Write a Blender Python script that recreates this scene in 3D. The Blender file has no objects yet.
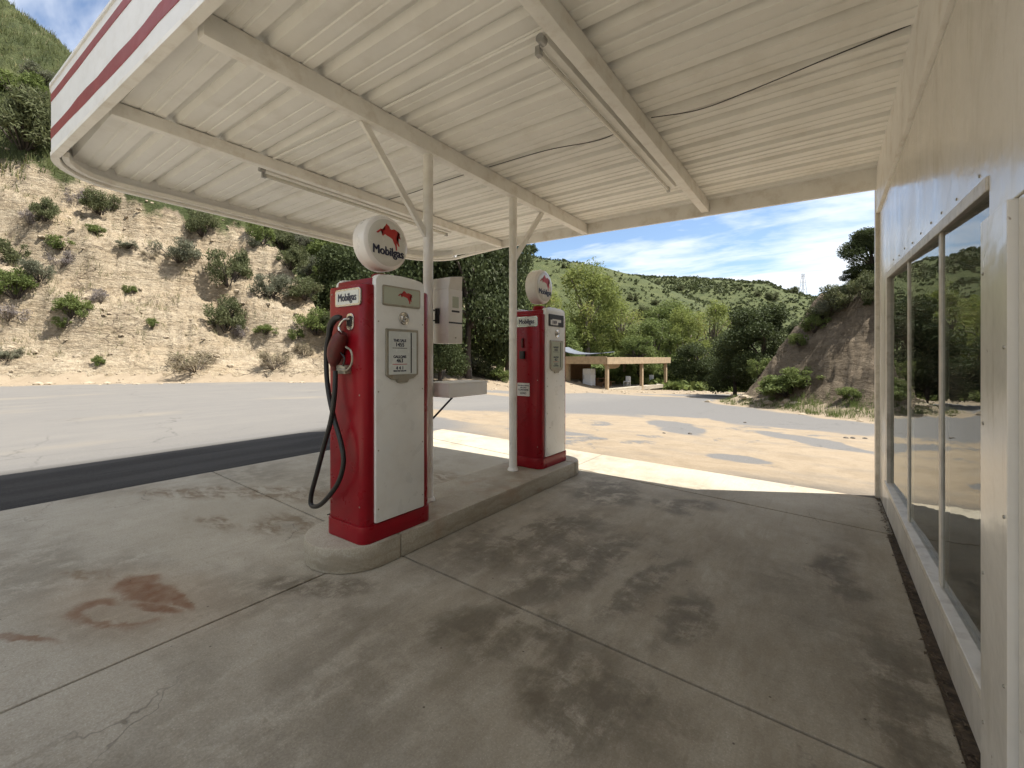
import bpy, bmesh, math, random
import numpy as np
from mathutils import Vector, Matrix
R = math.radians
random.seed(7)
SC = bpy.context.scene
COL = SC.collection

# ------------------------------------------------------------------ camera
FPX, PCX, HORY, CAMH = 440.0, 512.0, 358.0, 1.42      # focal length, principal column, horizon row, eye height
YAW = math.atan2(827 - 512, FPX)                      # the canopy and the island run along +Y
SY, CY = math.sin(YAW), math.cos(YAW)
cam = bpy.data.cameras.new("camera")
camo = bpy.data.objects.new("camera", cam); COL.objects.link(camo)
cam.sensor_width = 36; cam.lens = 36 * FPX / 1024
cam.shift_y = -(384 - HORY) / 1024
cam.clip_start = 0.05; cam.clip_end = 3000
camo.location = (0, 0, CAMH); camo.rotation_euler = (R(90), 0, YAW)
SC.camera = camo

# ------------------------------------------------------------------ sky, sun, exposure
SUND = Vector((0.45, 0.25, 1.0)).normalized()
EL = math.asin(SUND.z); AZ = math.atan2(SUND.x, SUND.y)
W = bpy.data.worlds.new("World"); SC.world = W; W.use_nodes = True
def nd(nt, typ, ins=None, **props):
    n = nt.nodes.new(typ)
    for k, v in props.items(): setattr(n, k, v)
    for k, v in (ins or {}).items():
        s = n.inputs[k]
        if hasattr(v, 'is_linked') or isinstance(v, bpy.types.NodeSocket): nt.links.new(v, s)
        else: s.default_value = v
    return n
def ramp(nt, fac, stops, interp='LINEAR'):
    n = nd(nt, 'ShaderNodeValToRGB', {0: fac}); cr = n.color_ramp; cr.interpolation = interp
    while len(cr.elements) < len(stops): cr.elements.new(0.5)
    for e, (p, c) in zip(cr.elements, stops):
        e.position = p; e.color = (c, c, c, 1) if not hasattr(c, '__len__') else (*c, 1)
    return n.outputs[0]
def mth(nt, op, a, b=0.0, c=0.0, clamp=False):
    n = nd(nt, 'ShaderNodeMath', {0: a, 1: b, 2: c}, operation=op); n.use_clamp = clamp
    return n.outputs[0]
def mix(nt, fac, a, b, blend='MIX'):
    n = nt.nodes.new('ShaderNodeMix'); n.data_type = 'RGBA'; n.blend_type = blend
    for s, v in ((n.inputs[0], fac), (n.inputs[6], a), (n.inputs[7], b)):
        if isinstance(v, bpy.types.NodeSocket): nt.links.new(v, s)
        elif hasattr(v, '__len__'): s.default_value = (*v, 1) if len(v) == 3 else v
        else: s.default_value = v
    return n.outputs[2]
def noise(nt, vec, scale, detail=4, rough=0.55, dist=0.0):
    return nd(nt, 'ShaderNodeTexNoise', {'Vector': vec, 'Scale': scale, 'Detail': detail, 'Roughness': rough, 'Distortion': dist}).outputs[0]
def mapp(nt, vec, loc=(0,0,0), rot=(0,0,0), sc=(1,1,1)):
    return nd(nt, 'ShaderNodeMapping', {'Vector': vec, 'Location': loc, 'Rotation': rot, 'Scale': sc}).outputs[0]

wt = W.node_tree; wt.nodes.clear()
sky = nd(wt, 'ShaderNodeTexSky', sky_type='NISHITA', sun_disc=False, sun_elevation=EL, sun_rotation=AZ,
         altitude=200, air_density=1.0, dust_density=0.6, ozone_density=2.0)
tc = nd(wt, 'ShaderNodeTexCoord').outputs['Generated']
sep = nd(wt, 'ShaderNodeSeparateXYZ', {0: tc})
den = mth(wt, 'ADD', mth(wt, 'MAXIMUM', sep.outputs[2], 0.0), 0.16)
pl = nd(wt, 'ShaderNodeCombineXYZ', {0: mth(wt, 'DIVIDE', sep.outputs[0], den), 1: mth(wt, 'DIVIDE', sep.outputs[1], den)}).outputs[0]
c1 = noise(wt, mapp(wt, pl, (9.1, 0.6, 0), (0, 0, 0.5), (0.32, 0.85, 1)), 1.25, 7, 0.56, 0.5)
c2 = noise(wt, mapp(wt, pl, (0.4, 6.7, 0), (0, 0, 0.9), (1.2, 3.0, 1)), 2.2, 5, 0.6, 0.4)
cl = mth(wt, 'ADD', mth(wt, 'MULTIPLY', c1, 0.82), mth(wt, 'MULTIPLY', c2, 0.18))
cm = ramp(wt, cl, [(0.41, 0.0), (0.475, 0.50), (0.56, 0.97)])
cloudy = mix(wt, cm, sky.outputs[0], (6.6, 6.8, 7.2))
bg = nd(wt, 'ShaderNodeBackground', {0: cloudy, 1: 0.075})
nd(wt, 'ShaderNodeOutputWorld', {0: bg.outputs[0]})

sun = bpy.data.lights.new("sun", 'SUN'); sun.energy = 4.3; sun.angle = R(0.53); sun.color = (1, 0.965, 0.905)
suno = bpy.data.objects.new("sun", sun); COL.objects.link(suno)
suno.location = (20, 10, 40); suno.rotation_euler = (-SUND).to_track_quat('-Z', 'Y').to_euler()

SC.view_settings.view_transform = 'Standard'; SC.view_settings.look = 'None'
SC.view_settings.exposure = 1.36; SC.view_settings.gamma = 1.0
SC.render.engine = 'CYCLES'
SC.cycles.max_bounces = 6; SC.cycles.diffuse_bounces = 4; SC.cycles.glossy_bounces = 3; SC.cycles.transmission_bounces = 3; SC.cycles.transparent_max_bounces = 8
SC.cycles.caustics_reflective = False; SC.cycles.caustics_refractive = False
SC.cycles.use_denoising = True; SC.cycles.use_adaptive_sampling = True; SC.cycles.adaptive_threshold = 0.025; SC.cycles.denoising_prefilter = 'ACCURATE'

def warp(nt, p, scale, amt, detail=4):
    n = nd(nt, 'ShaderNodeTexNoise', {'Vector': p, 'Scale': scale, 'Detail': detail, 'Roughness': 0.6}).outputs['Color']
    v = nd(nt, 'ShaderNodeVectorMath', {0: n, 1: (0.5, 0.5, 0.5)}, operation='SUBTRACT').outputs[0]
    v = nd(nt, 'ShaderNodeVectorMath', {0: v, 'Scale': amt}, operation='SCALE').outputs[0]
    return nd(nt, 'ShaderNodeVectorMath', {0: p, 1: v}, operation='ADD').outputs[0]

# ------------------------------------------------------------------ pixel -> world
def ray(px, py):
    u = (px - PCX) / FPX; v = (HORY - py) / FPX
    return Vector((CY*u - SY, SY*u + CY, v))
O = Vector((0, 0, CAMH))
def atz(px, py, z): r = ray(px, py); return O + r * ((z - CAMH) / r.z)
def atx(px, py, x): r = ray(px, py); return O + r * (x / r.x)
def aty(px, py, y): r = ray(px, py); return O + r * (y / r.y)
def atd(px, py, d): return O + ray(px, py) * d

# ------------------------------------------------------------------ materials
def newmat(name):
    m = bpy.data.materials.new(name); m.use_nodes = True; nt = m.node_tree; nt.nodes.clear()
    return m, nt
def finish(nt, col, rough=0.6, bump=None, bstr=0.2, bdist=0.01, metal=0.0, spec=0.5, coat=0.0):
    p = nd(nt, 'ShaderNodeBsdfPrincipled')
    def st(k, v):
        s = p.inputs[k]
        if isinstance(v, bpy.types.NodeSocket): nt.links.new(v, s)
        elif hasattr(v, '__len__'): s.default_value = (*v, 1) if len(v) == 3 else v
        else: s.default_value = v
    st('Base Color', col); st('Roughness', rough); st('Metallic', metal); st('Specular IOR Level', spec); st('Coat Weight', coat)
    if bump is not None:
        b = nd(nt, 'ShaderNodeBump', {'Height': bump, 'Strength': bstr, 'Distance': bdist})
        nt.links.new(b.outputs[0], p.inputs['Normal'])
    nd(nt, 'ShaderNodeOutputMaterial', {0: p.outputs[0]})
    return p
def wpos(nt): return nd(nt, 'ShaderNodeNewGeometry').outputs['Position']
def objc(nt): return nd(nt, 'ShaderNodeTexCoord').outputs['Object']
def simple(name, col, rough=0.5, var=0.12, vs=6.0, dirt=None, dirtamt=0.0, ds=3.0, bump=0.1, metal=0.0, coat=0.0, spec=0.5):
    m, nt = newmat(name); p = wpos(nt)
    n1 = noise(nt, p, vs, 5)
    c = mix(nt, ramp(nt, n1, [(0.3, 0.0), (0.7, 1.0)]), [x*(1-var) for x in col], [min(1, x*(1+var)) for x in col])
    if dirt:
        d = ramp(nt, noise(nt, p, ds, 7, 0.65), [(0.5, 0.0), (0.72, 1.0)])
        c = mix(nt, mth(nt, 'MULTIPLY', d, dirtamt), c, dirt)
    rr = mth(nt, 'ADD', mth(nt, 'MULTIPLY', noise(nt, p, vs*3, 3), 0.2), rough - 0.1)
    finish(nt, c, rr, noise(nt, p, 140, 3), bump, 0.003, metal, spec, coat)
    return m
M = {}
M['paint'] = simple('canopy_paint', (0.87, 0.86, 0.82), 0.5, 0.04, 2.5, (0.56, 0.51, 0.42), 0.3, 2.2, 0.15)
M['beam_paint'] = simple('beam_paint', (0.84, 0.82, 0.77), 0.45, 0.06, 4, (0.42, 0.33, 0.22), 0.4, 5, 0.2)
M['post_paint'] = simple('post_paint', (0.83, 0.81, 0.76), 0.4, 0.06, 5, (0.45, 0.38, 0.28), 0.35, 6, 0.2)
M['sign_white'] = simple('fascia_white', (0.80, 0.80, 0.79), 0.5, 0.04, 5, (0.5, 0.46, 0.4), 0.2, 6)
M['stripe_red'] = simple('stripe_red', (0.25, 0.018, 0.022), 0.5, 0.12, 6)
M['red'] = simple('pump_red', (0.25, 0.006, 0.013), 0.30, 0.10, 3, (0.09, 0.008, 0.01), 0.35, 5, 0.03, spec=0.28)
M['pump_white'] = simple('pump_white', (0.76, 0.755, 0.715), 0.3, 0.03, 3, (0.46, 0.40, 0.31), 0.18, 7, 0.05, coat=0.25)
def chipped(m, scale, size, col, keep=0.45):
    nt = m.node_tree; p = next(n for n in nt.nodes if n.type == 'BSDF_PRINCIPLED'); src = p.inputs['Base Color'].links[0].from_socket
    w = warp(nt, wpos(nt), 18, 0.02)
    v = nd(nt, 'ShaderNodeTexVoronoi', {'Vector': w, 'Scale': scale})
    sel = ramp(nt, nd(nt, 'ShaderNodeSeparateColor', {0: v.outputs['Color']}).outputs[0], [(keep, 0), (keep+.01, 1)])
    k = mth(nt, 'MULTIPLY', ramp(nt, v.outputs['Distance'], [(size, 1), (size*1.3, 0)]), sel)
    nt.links.new(mix(nt, k, src, col), p.inputs['Base Color'])
M['globe_white'] = simple('globe_white', (0.80, 0.77, 0.72), 0.3, 0.04, 4, (0.62, 0.42, 0.36), 0.35, 3, 0.05, coat=0.3)
M['globe_face'] = simple('globe_face', (0.66, 0.64, 0.57), 0.25, 0.04, 4, (0.45, 0.42, 0.35), 0.3, 8, 0.03, coat=0.4)
M['logo_red'] = simple('logo_red', (0.42, 0.02, 0.018), 0.35, 0.1, 8)
M['logo_blue'] = simple('logo_blue', (0.012, 0.016, 0.045), 0.4, 0.1, 8)
M['plate'] = simple('plate_glass', (0.42, 0.45, 0.36), 0.15, 0.05, 5, coat=0.6)
M['plate_pale'] = simple('plate_pale', (0.62, 0.65, 0.62), 0.25, 0.05, 5, coat=0.4)
M['chrome'] = simple('chrome', (0.58, 0.57, 0.54), 0.22, 0.1, 12, (0.2, 0.17, 0.13), 0.5, 14, 0.05, metal=1.0)
M['worn_metal'] = simple('worn_metal', (0.36, 0.34, 0.28), 0.4, 0.15, 16, (0.2, 0.12, 0.06), 0.6, 16, 0.1, metal=0.6)
M['rubber'] = simple('black_rubber', (0.012, 0.012, 0.012), 0.45, 0.2, 20)
M['black'] = simple('black_metal', (0.015, 0.015, 0.015), 0.4, 0.2, 12)
M['noz_red'] = simple('nozzle_red', (0.10, 0.012, 0.010), 0.5, 0.25, 20, (0.03, 0.02, 0.015), 0.6, 18)
M['card'] = simple('card_white', (0.66, 0.65, 0.61), 0.5, 0.04, 10)
M['box_grey'] = simple('box_paint', (0.72, 0.69, 0.64), 0.5, 0.05, 6, (0.35, 0.29, 0.22), 0.3, 6)
M['dark_int'] = simple('dark_interior', (0.02, 0.02, 0.02), 0.8, 0.2, 5)
M['int_wall'] = simple('interior_wall', (0.07, 0.06, 0.05), 0.8, 0.2, 3)
M['frame'] = simple('frame_paint', (0.66, 0.62, 0.54), 0.42, 0.10, 12, (0.25, 0.18, 0.11), 0.5, 9, 0.25)
M['galv'] = simple('galvanised', (0.42, 0.42, 0.41), 0.45, 0.15, 20, metal=0.8)
M['tube_glass'] = simple('tube_glass', (0.62, 0.60, 0.54), 0.25, 0.05, 8, coat=0.5)
M['wood'] = simple('timber', (0.33, 0.245, 0.15), 0.7, 0.2, 4, (0.22, 0.13, 0.06), 0.4, 6)
M['wood_dark'] = simple('timber_dark', (0.15, 0.08, 0.035), 0.75, 0.25, 4)
M['tray_white'] = simple('tray_paint', (0.84, 0.82, 0.78), 0.45, 0.04, 6, (0.5, 0.44, 0.36), 0.25, 6)
M['grey_metal'] = simple('grey_sheet', (0.11, 0.12, 0.14), 0.5, 0.15, 3)
M['fridge'] = simple('fridge_white', (0.66, 0.68, 0.70), 0.35, 0.04, 5)
M['stone'] = simple('pale_stone', (0.28, 0.225, 0.155), 0.85, 0.35, 3)
M['stone_dark'] = simple('dark_stone', (0.10, 0.085, 0.07), 0.85, 0.25, 9)
M['bark'] = simple('bark', (0.055, 0.042, 0.032), 0.9, 0.35, 5)
M['bark_pale'] = simple('bark_pale', (0.16, 0.13, 0.10), 0.9, 0.3, 5)
M['debris'] = simple('debris', (0.085, 0.06, 0.038), 0.9, 0.5, 22, (0.3, 0.22, 0.12), 0.5, 30)
M['steel'] = simple('pylon_steel', (0.30, 0.31, 0.33), 0.6, 0.1, 1)

chipped(M['pump_white'], 9, 0.055, (0.09, 0.045, 0.025), 0.72); chipped(M['red'], 11, 0.045, (0.05, 0.03, 0.022), 0.8)
def wall_mat():
    m, nt = newmat('wall_gloss_paint'); p = wpos(nt)
    s = nd(nt, 'ShaderNodeSeparateXYZ', {0: p})
    c = mix(nt, ramp(nt, noise(nt, p, 2.0, 5), [(0.3, 0), (0.7, 1)]), (0.70, 0.665, 0.60), (0.78, 0.75, 0.69))
    # brown smear of dirt that runs down the upper boards, and drips above the window head
    sm = noise(nt, mapp(nt, p, sc=(1, 1.1, 0.35)), 1.9, 6, 0.6, 0.5)
    c = mix(nt, mth(nt, 'MULTIPLY', ramp(nt, sm, [(0.54, 0), (0.70, 1)]), 0.5), c, (0.34, 0.26, 0.15))
    dr = noise(nt, mapp(nt, p, sc=(1, 9, 0.8)), 2.4, 5, 0.6)
    c = mix(nt, mth(nt, 'MULTIPLY', ramp(nt, dr, [(0.58, 0), (0.75, 1)]), 0.35), c, (0.36, 0.29, 0.2))
    sp = noise(nt, p, 38, 2, 0.5)
    c = mix(nt, ramp(nt, sp, [(0.76, 0), (0.8, 0.7)]), c, (0.2, 0.14, 0.09))
    ro = mth(nt, 'ADD', mth(nt, 'MULTIPLY', noise(nt, mapp(nt, p, sc=(1, 1.2, 0.5)), 2.6, 5), 0.40), 0.02)
    h = mth(nt, 'ADD', mth(nt, 'MULTIPLY', noise(nt, p, 4.5, 3), 1.0), mth(nt, 'MULTIPLY', noise(nt, p, 60, 3), 0.06))
    finish(nt, c, ro, h, 0.35, 0.02, 0, 0.5)
    return m
M['wall'] = wall_mat()

def glass_mat():
    m, nt = newmat('old_window_glass'); p = wpos(nt)
    h = noise(nt, mapp(nt, p, sc=(1, 1.2, 3.0)), 2.2, 2, 0.4)
    b = nd(nt, 'ShaderNodeBump', {'Height': h, 'Strength': 0.10, 'Distance': 0.02})
    fr = nd(nt, 'ShaderNodeFresnel', {'IOR': 2.1}); nt.links.new(b.outputs[0], fr.inputs['Normal'])
    g = nd(nt, 'ShaderNodeBsdfGlossy', {'Color': (0.95, 0.97, 0.95, 1), 'Roughness': 0.012}); nt.links.new(b.outputs[0], g.inputs['Normal'])
    t = nd(nt, 'ShaderNodeBsdfTransparent', {0: (0.86, 0.88, 0.85, 1)})
    d = nd(nt, 'ShaderNodeBsdfDiffuse', {0: (0.5, 0.47, 0.4, 1)})
    mx = nd(nt, 'ShaderNodeMixShader', {0: fr.outputs[0], 1: t.outputs[0], 2: g.outputs[0]})
    dm = mth(nt, 'MULTIPLY', ramp(nt, noise(nt, p, 3, 6), [(0.4, 0.1), (0.8, 1.0)]), 0.13)
    m2 = nd(nt, 'ShaderNodeMixShader', {0: dm, 1: mx.outputs[0], 2: d.outputs[0]})
    nd(nt, 'ShaderNodeOutputMaterial', {0: m2.outputs[0]})
    return m
M['glass'] = glass_mat()

def blob(nt, vec, x, y, rx, ry, rot=0.0, soft=0.45):
    """1 inside an ellipse on the ground, 0 outside"""
    c, s = math.cos(rot), math.sin(rot)
    v = nd(nt, 'ShaderNodeVectorMath', {0: vec, 1: (x, y, 0)}, operation='SUBTRACT').outputs[0]
    v = mapp(nt, v, rot=(0, 0, -rot)); v = mapp(nt, v, sc=(1/rx, 1/ry, 0))
    l = nd(nt, 'ShaderNodeVectorMath', {0: v}, operation='LENGTH').outputs['Value']
    return nd(nt, 'ShaderNodeMapRange', {0: l, 1: 1.0 + soft, 2: 1.0 - soft, 3: 0.0, 4: 1.0}, interpolation_type='SMOOTHSTEP').outputs[0]
def mx2(nt, lst, op='MAXIMUM'):
    a = lst[0]
    for b in lst[1:]: a = mth(nt, op, a, b)
    return a
def concrete_mat(name, apron=True):
    m, nt = newmat(name); p = wpos(nt)
    c = mix(nt, ramp(nt, noise(nt, p, 0.9, 6, 0.6), [(0.3, 0), (0.7, 1)]), (0.350, 0.310, 0.236), (0.470, 0.427, 0.342))
    c = mix(nt, mth(nt, 'MULTIPLY', ramp(nt, noise(nt, p, 5, 7, 0.7), [(0.40, 0), (0.66, 1)]), 0.40), c, (0.33, 0.285, 0.21))
    c = mix(nt, mth(nt, 'MULTIPLY', ramp(nt, noise(nt, p, 90, 3, 0.6), [(0.35, 1), (0.6, 0)]), 0.42), c, (0.235, 0.20, 0.145))
    c = mix(nt, mth(nt, 'MULTIPLY', ramp(nt, noise(nt, p, 150, 2, 0.5), [(0.60, 0), (0.68, 1)]), 0.5), c, (0.60, 0.56, 0.48))
    c = mix(nt, mth(nt, 'MULTIPLY', ramp(nt, noise(nt, warp(nt, p, 6, 0.1), 22, 6, 0.75), [(0.56, 0), (0.66, 1)]), 0.35), c, (0.22, 0.185, 0.13))
    rough = 0.62
    if apron:
        w1 = warp(nt, warp(nt, p, 1.3, 0.75, 6), 7.0, 0.13, 8); w2 = warp(nt, p, 3.2, 0.28, 8)
        damp = mx2(nt, [blob(nt, w1, -1.95, 2.95, 0.38, 0.85, -0.35, 0.45), blob(nt, w1, -1.35, 2.80, 0.28, 0.75, -0.25, 0.45), blob(nt, w1, -0.92, 2.75, 0.10, 0.55, -0.1, 0.5),
                         blob(nt, w1, -1.48, 1.80, 0.26, 0.24, 0.5, 0.45), blob(nt, w1, -0.86, 1.72, 0.36, 0.34, 0.2, 0.5), blob(nt, w1, -1.2, 2.0, 0.4, 0.14, 0.0, 0.45),
                         blob(nt, w1, -1.15, 4.40, 0.34, 0.22, 0.3, 0.45), blob(nt, w1, -0.66, 2.55, 0.10, 0.34, 0, 0.45), blob(nt, w1, 0.30, 2.35, 0.16, 0.60, 0.1, 0.55),
                         blob(nt, w1, -1.9, 4.35, 0.4, 0.5, 0.2, 0.45), blob(nt, w2, -2.62, 1.50, 0.42, 0.13, 0.5), blob(nt, w1, 0.05, 3.6, 0.12, 0.5, 0, 0.55), blob(nt, w2, -0.15, 1.45, 0.3, 0.2, 0.3, 0.55)])
        keep = mx2(nt, [blob(nt, w2, -1.10, 2.80, 0.07, 0.62, 0.0), blob(nt, w2, -2.2, 3.3, 0.10, 0.6, 0.1), blob(nt, w2, -1.18, 1.36, 0.14, 0.22, 0.3), blob(nt, w2, -1.28, 2.03, 0.07, 0.05, 0.0)])
        str_ = noise(nt, warp(nt, mapp(nt, p, rot=(0, 0, 0.16), sc=(5.5, 0.9, 1)), 0.8, 0.5), 1.5, 9, 0.72)
        cell = noise(nt, warp(nt, p, 2.6, 0.35, 6), 4.2, 10, 0.74)
        mot = ramp(nt, mth(nt, 'ADD', mth(nt, 'MULTIPLY', str_, 0.3), mth(nt, 'MULTIPLY', cell, 0.7)), [(0.42, 0.05), (0.50, 0.75), (0.57, 1.0)])
        c = mix(nt, mth(nt, 'MULTIPLY', ramp(nt, noise(nt, mapp(nt, p, rot=(0, 0, 0.10), sc=(16, 0.7, 1)), 1.6, 8, 0.7), [(0.55, 0), (0.68, 1)]), 0.35), c, (0.27, 0.23, 0.165))
        c = mix(nt, mth(nt, 'MULTIPLY', ramp(nt, noise(nt, mapp(nt, p, rot=(0, 0, -0.5), sc=(9, 1.2, 1)), 2.6, 7, 0.7), [(0.62, 0), (0.72, 1)]), 0.35), c, (0.56, 0.53, 0.46))
        damp = mth(nt, 'MULTIPLY', mth(nt, 'MULTIPLY', damp, mot), mth(nt, 'SUBTRACT', 1.0, mth(nt, 'MULTIPLY', keep, 0.9)))
        damp = mth(nt, 'MAXIMUM', damp, mth(nt, 'MULTIPLY', ramp(nt, noise(nt, w1, 0.55, 6, 0.6), [(0.47, 0), (0.60, 0.55)]), mot))
        film = mx2(nt, [blob(nt, w1, -1.1, 2.7, 1.25, 1.9, -0.1, 0.5), blob(nt, w1, -0.3, 1.6, 1.0, 0.8, 0.2, 0.5), blob(nt, w1, 0.15, 3.0, 0.35, 2.0, 0.0, 0.5)])
        grit = ramp(nt, noise(nt, warp(nt, mapp(nt, p, rot=(0, 0, 0.2), sc=(2.6, 0.9, 1)), 1.2, 0.6), 1.7, 10, 0.75), [(0.36, 0.15), (0.60, 1.0)])
        c = mix(nt, mth(nt, 'MULTIPLY', mth(nt, 'MULTIPLY', film, grit), 0.62), c, (0.205, 0.165, 0.110))
        c = mix(nt, mth(nt, 'MULTIPLY', damp, 0.80), c, (0.096, 0.076, 0.048))
        mud = mx2(nt, [blob(nt, w1, -5.4, 1.85, 0.62, 0.2, 0.5), blob(nt, w1, -4.7, 2.35, 0.75, 0.22, 0.55), blob(nt, w1, -4.3, 1.6, 0.30, 0.12, 0.4),
                        blob(nt, w1, -4.0, 3.6, 0.55, 0.3, 0.4), blob(nt, w2, -3.9, 0.75, 0.25, 0.06, 0.5), blob(nt, w1, -3.8, 2.0, 0.35, 0.2)])
        mud = mth(nt, 'MULTIPLY', mud, ramp(nt, noise(nt, mapp(nt, w2, rot=(0, 0, 0.5), sc=(1, 3.2, 1)), 3.0, 7, 0.66), [(0.42, 0), (0.56, 1)]))
        c = mix(nt, mth(nt, 'MULTIPLY', mud, 0.8), c, (0.185, 0.135, 0.083))
        # rust: a solid patch and a ring trailing from it
        w3 = warp(nt, p, 5.0, 0.17, 9)
        ring = mth(nt, 'MULTIPLY', blob(nt, w3, -3.225, 0.712, 0.30, 0.125, 0.32, 0.2), mth(nt, 'SUBTRACT', 1.0, blob(nt, w3, -3.19, 0.72, 0.225, 0.083, 0.32, 0.16)))
        ring = mth(nt, 'MULTIPLY', ring, mth(nt, 'SUBTRACT', 1.0, blob(nt, w3, -3.13, 0.84, 0.24, 0.075, 0.2, 0.3)))
        ring = mth(nt, 'MULTIPLY', ring, ramp(nt, noise(nt, p, 6, 5, 0.7), [(0.34, 0.15), (0.5, 1)]))
        solid = mx2(nt, [blob(nt, w3, -3.33, 0.905, 0.27, 0.085, 0.18, 0.3), blob(nt, w3, -3.1, 0.97, 0.18, 0.035, 0.0, 0.4), blob(nt, w3, -3.55, 0.88, 0.13, 0.085, 0.3, 0.4), blob(nt, w3, -3.1, 0.86, 0.16, 0.04, 0.3, 0.4)])
        rust = mth(nt, 'MAXIMUM', mth(nt, 'MULTIPLY', ring, 0.9), solid)
        rust = mth(nt, 'MAXIMUM', rust, mth(nt, 'MULTIPLY', blob(nt, w3, -3.34, 0.36, 0.22, 0.025, 0.55, 0.5), 0.8))
        rust = mth(nt, 'MULTIPLY', rust, ramp(nt, noise(nt, p, 9, 6, 0.65), [(0.25, 0.45), (0.6, 1.0)]))
        c = mix(nt, mth(nt, 'MULTIPLY', blob(nt, w3, -3.3, 0.82, 0.62, 0.3, 0.25, 0.6), 0.30), c, (0.36, 0.25, 0.15))
        c = mix(nt, mth(nt, 'MULTIPLY', rust, 0.86), c, (0.165, 0.070, 0.030))
        rough = mth(nt, 'SUBTRACT', 0.80, mth(nt, 'MULTIPLY', damp, 0.12))
        # sand blown over the far edge
        sx = nd(nt, 'ShaderNodeSeparateXYZ', {0: w2})
        edge = mth(nt, 'ADD', mth(nt, 'MULTIPLY', sx.outputs[0], -0.088), 5.80)
        df = mth(nt, 'SUBTRACT', sx.outputs[1], edge)
        sand = nd(nt, 'ShaderNodeMapRange', {0: df, 1: -0.16, 2: 0.02, 3: 0, 4: 1}).outputs[0]
        sand = mth(nt, 'MULTIPLY', sand, ramp(nt, noise(nt, p, 2.2, 5), [(0.45, 0), (0.56, 1)]))
        c = mix(nt, sand, c, (0.36, 0.29, 0.20))
        # hairline cracks
        vo = nd(nt, 'ShaderNodeTexVoronoi', {'Vector': warp(nt, p, 2.2, 0.5), 'Scale': 0.55}, feature='DISTANCE_TO_EDGE').outputs['Distance']
        ck = mth(nt, 'MULTIPLY', ramp(nt, vo, [(0.0, 1.0), (0.004, 0.0)]), ramp(nt, noise(nt, p, 0.8, 2), [(0.5, 0), (0.6, 0.6)]))
        c = mix(nt, ck, c, (0.10, 0.085, 0.065))
        spk = nd(nt, 'ShaderNodeTexVoronoi', {'Vector': p, 'Scale': 7.0}).outputs['Distance']
        c = mix(nt, mth(nt, 'MULTIPLY', ramp(nt, spk, [(0.028, 1), (0.045, 0)]), 0.8), c, (0.07, 0.055, 0.04))
    else:
        w1 = warp(nt, p, 3, 0.2)
        s = nd(nt, 'ShaderNodeSeparateXYZ', {0: w1})
        st = ramp(nt, noise(nt, mapp(nt, w1, sc=(1, 1, 9)), 2.0, 6), [(0.45, 0), (0.65, 1)])
        c = mix(nt, mth(nt, 'MULTIPLY', st, 0.65), c, (0.25, 0.21, 0.15))
        c = mix(nt, mth(nt, 'MULTIPLY', ramp(nt, noise(nt, p, 4, 5), [(0.55, 0), (0.7, 1)]), 0.3), c, (0.30, 0.17, 0.10))
    h = mth(nt, 'ADD', mth(nt, 'MULTIPLY', noise(nt, p, 60, 5, 0.7), 0.5), noise(nt, p, 8, 5, 0.6))
    finish(nt, c, rough, h, 0.25, 0.01, 0, 0.2)
    return m
M['concrete'] = concrete_mat('apron_concrete', True)
M['kerb'] = concrete_mat('kerb_concrete', False)

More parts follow.
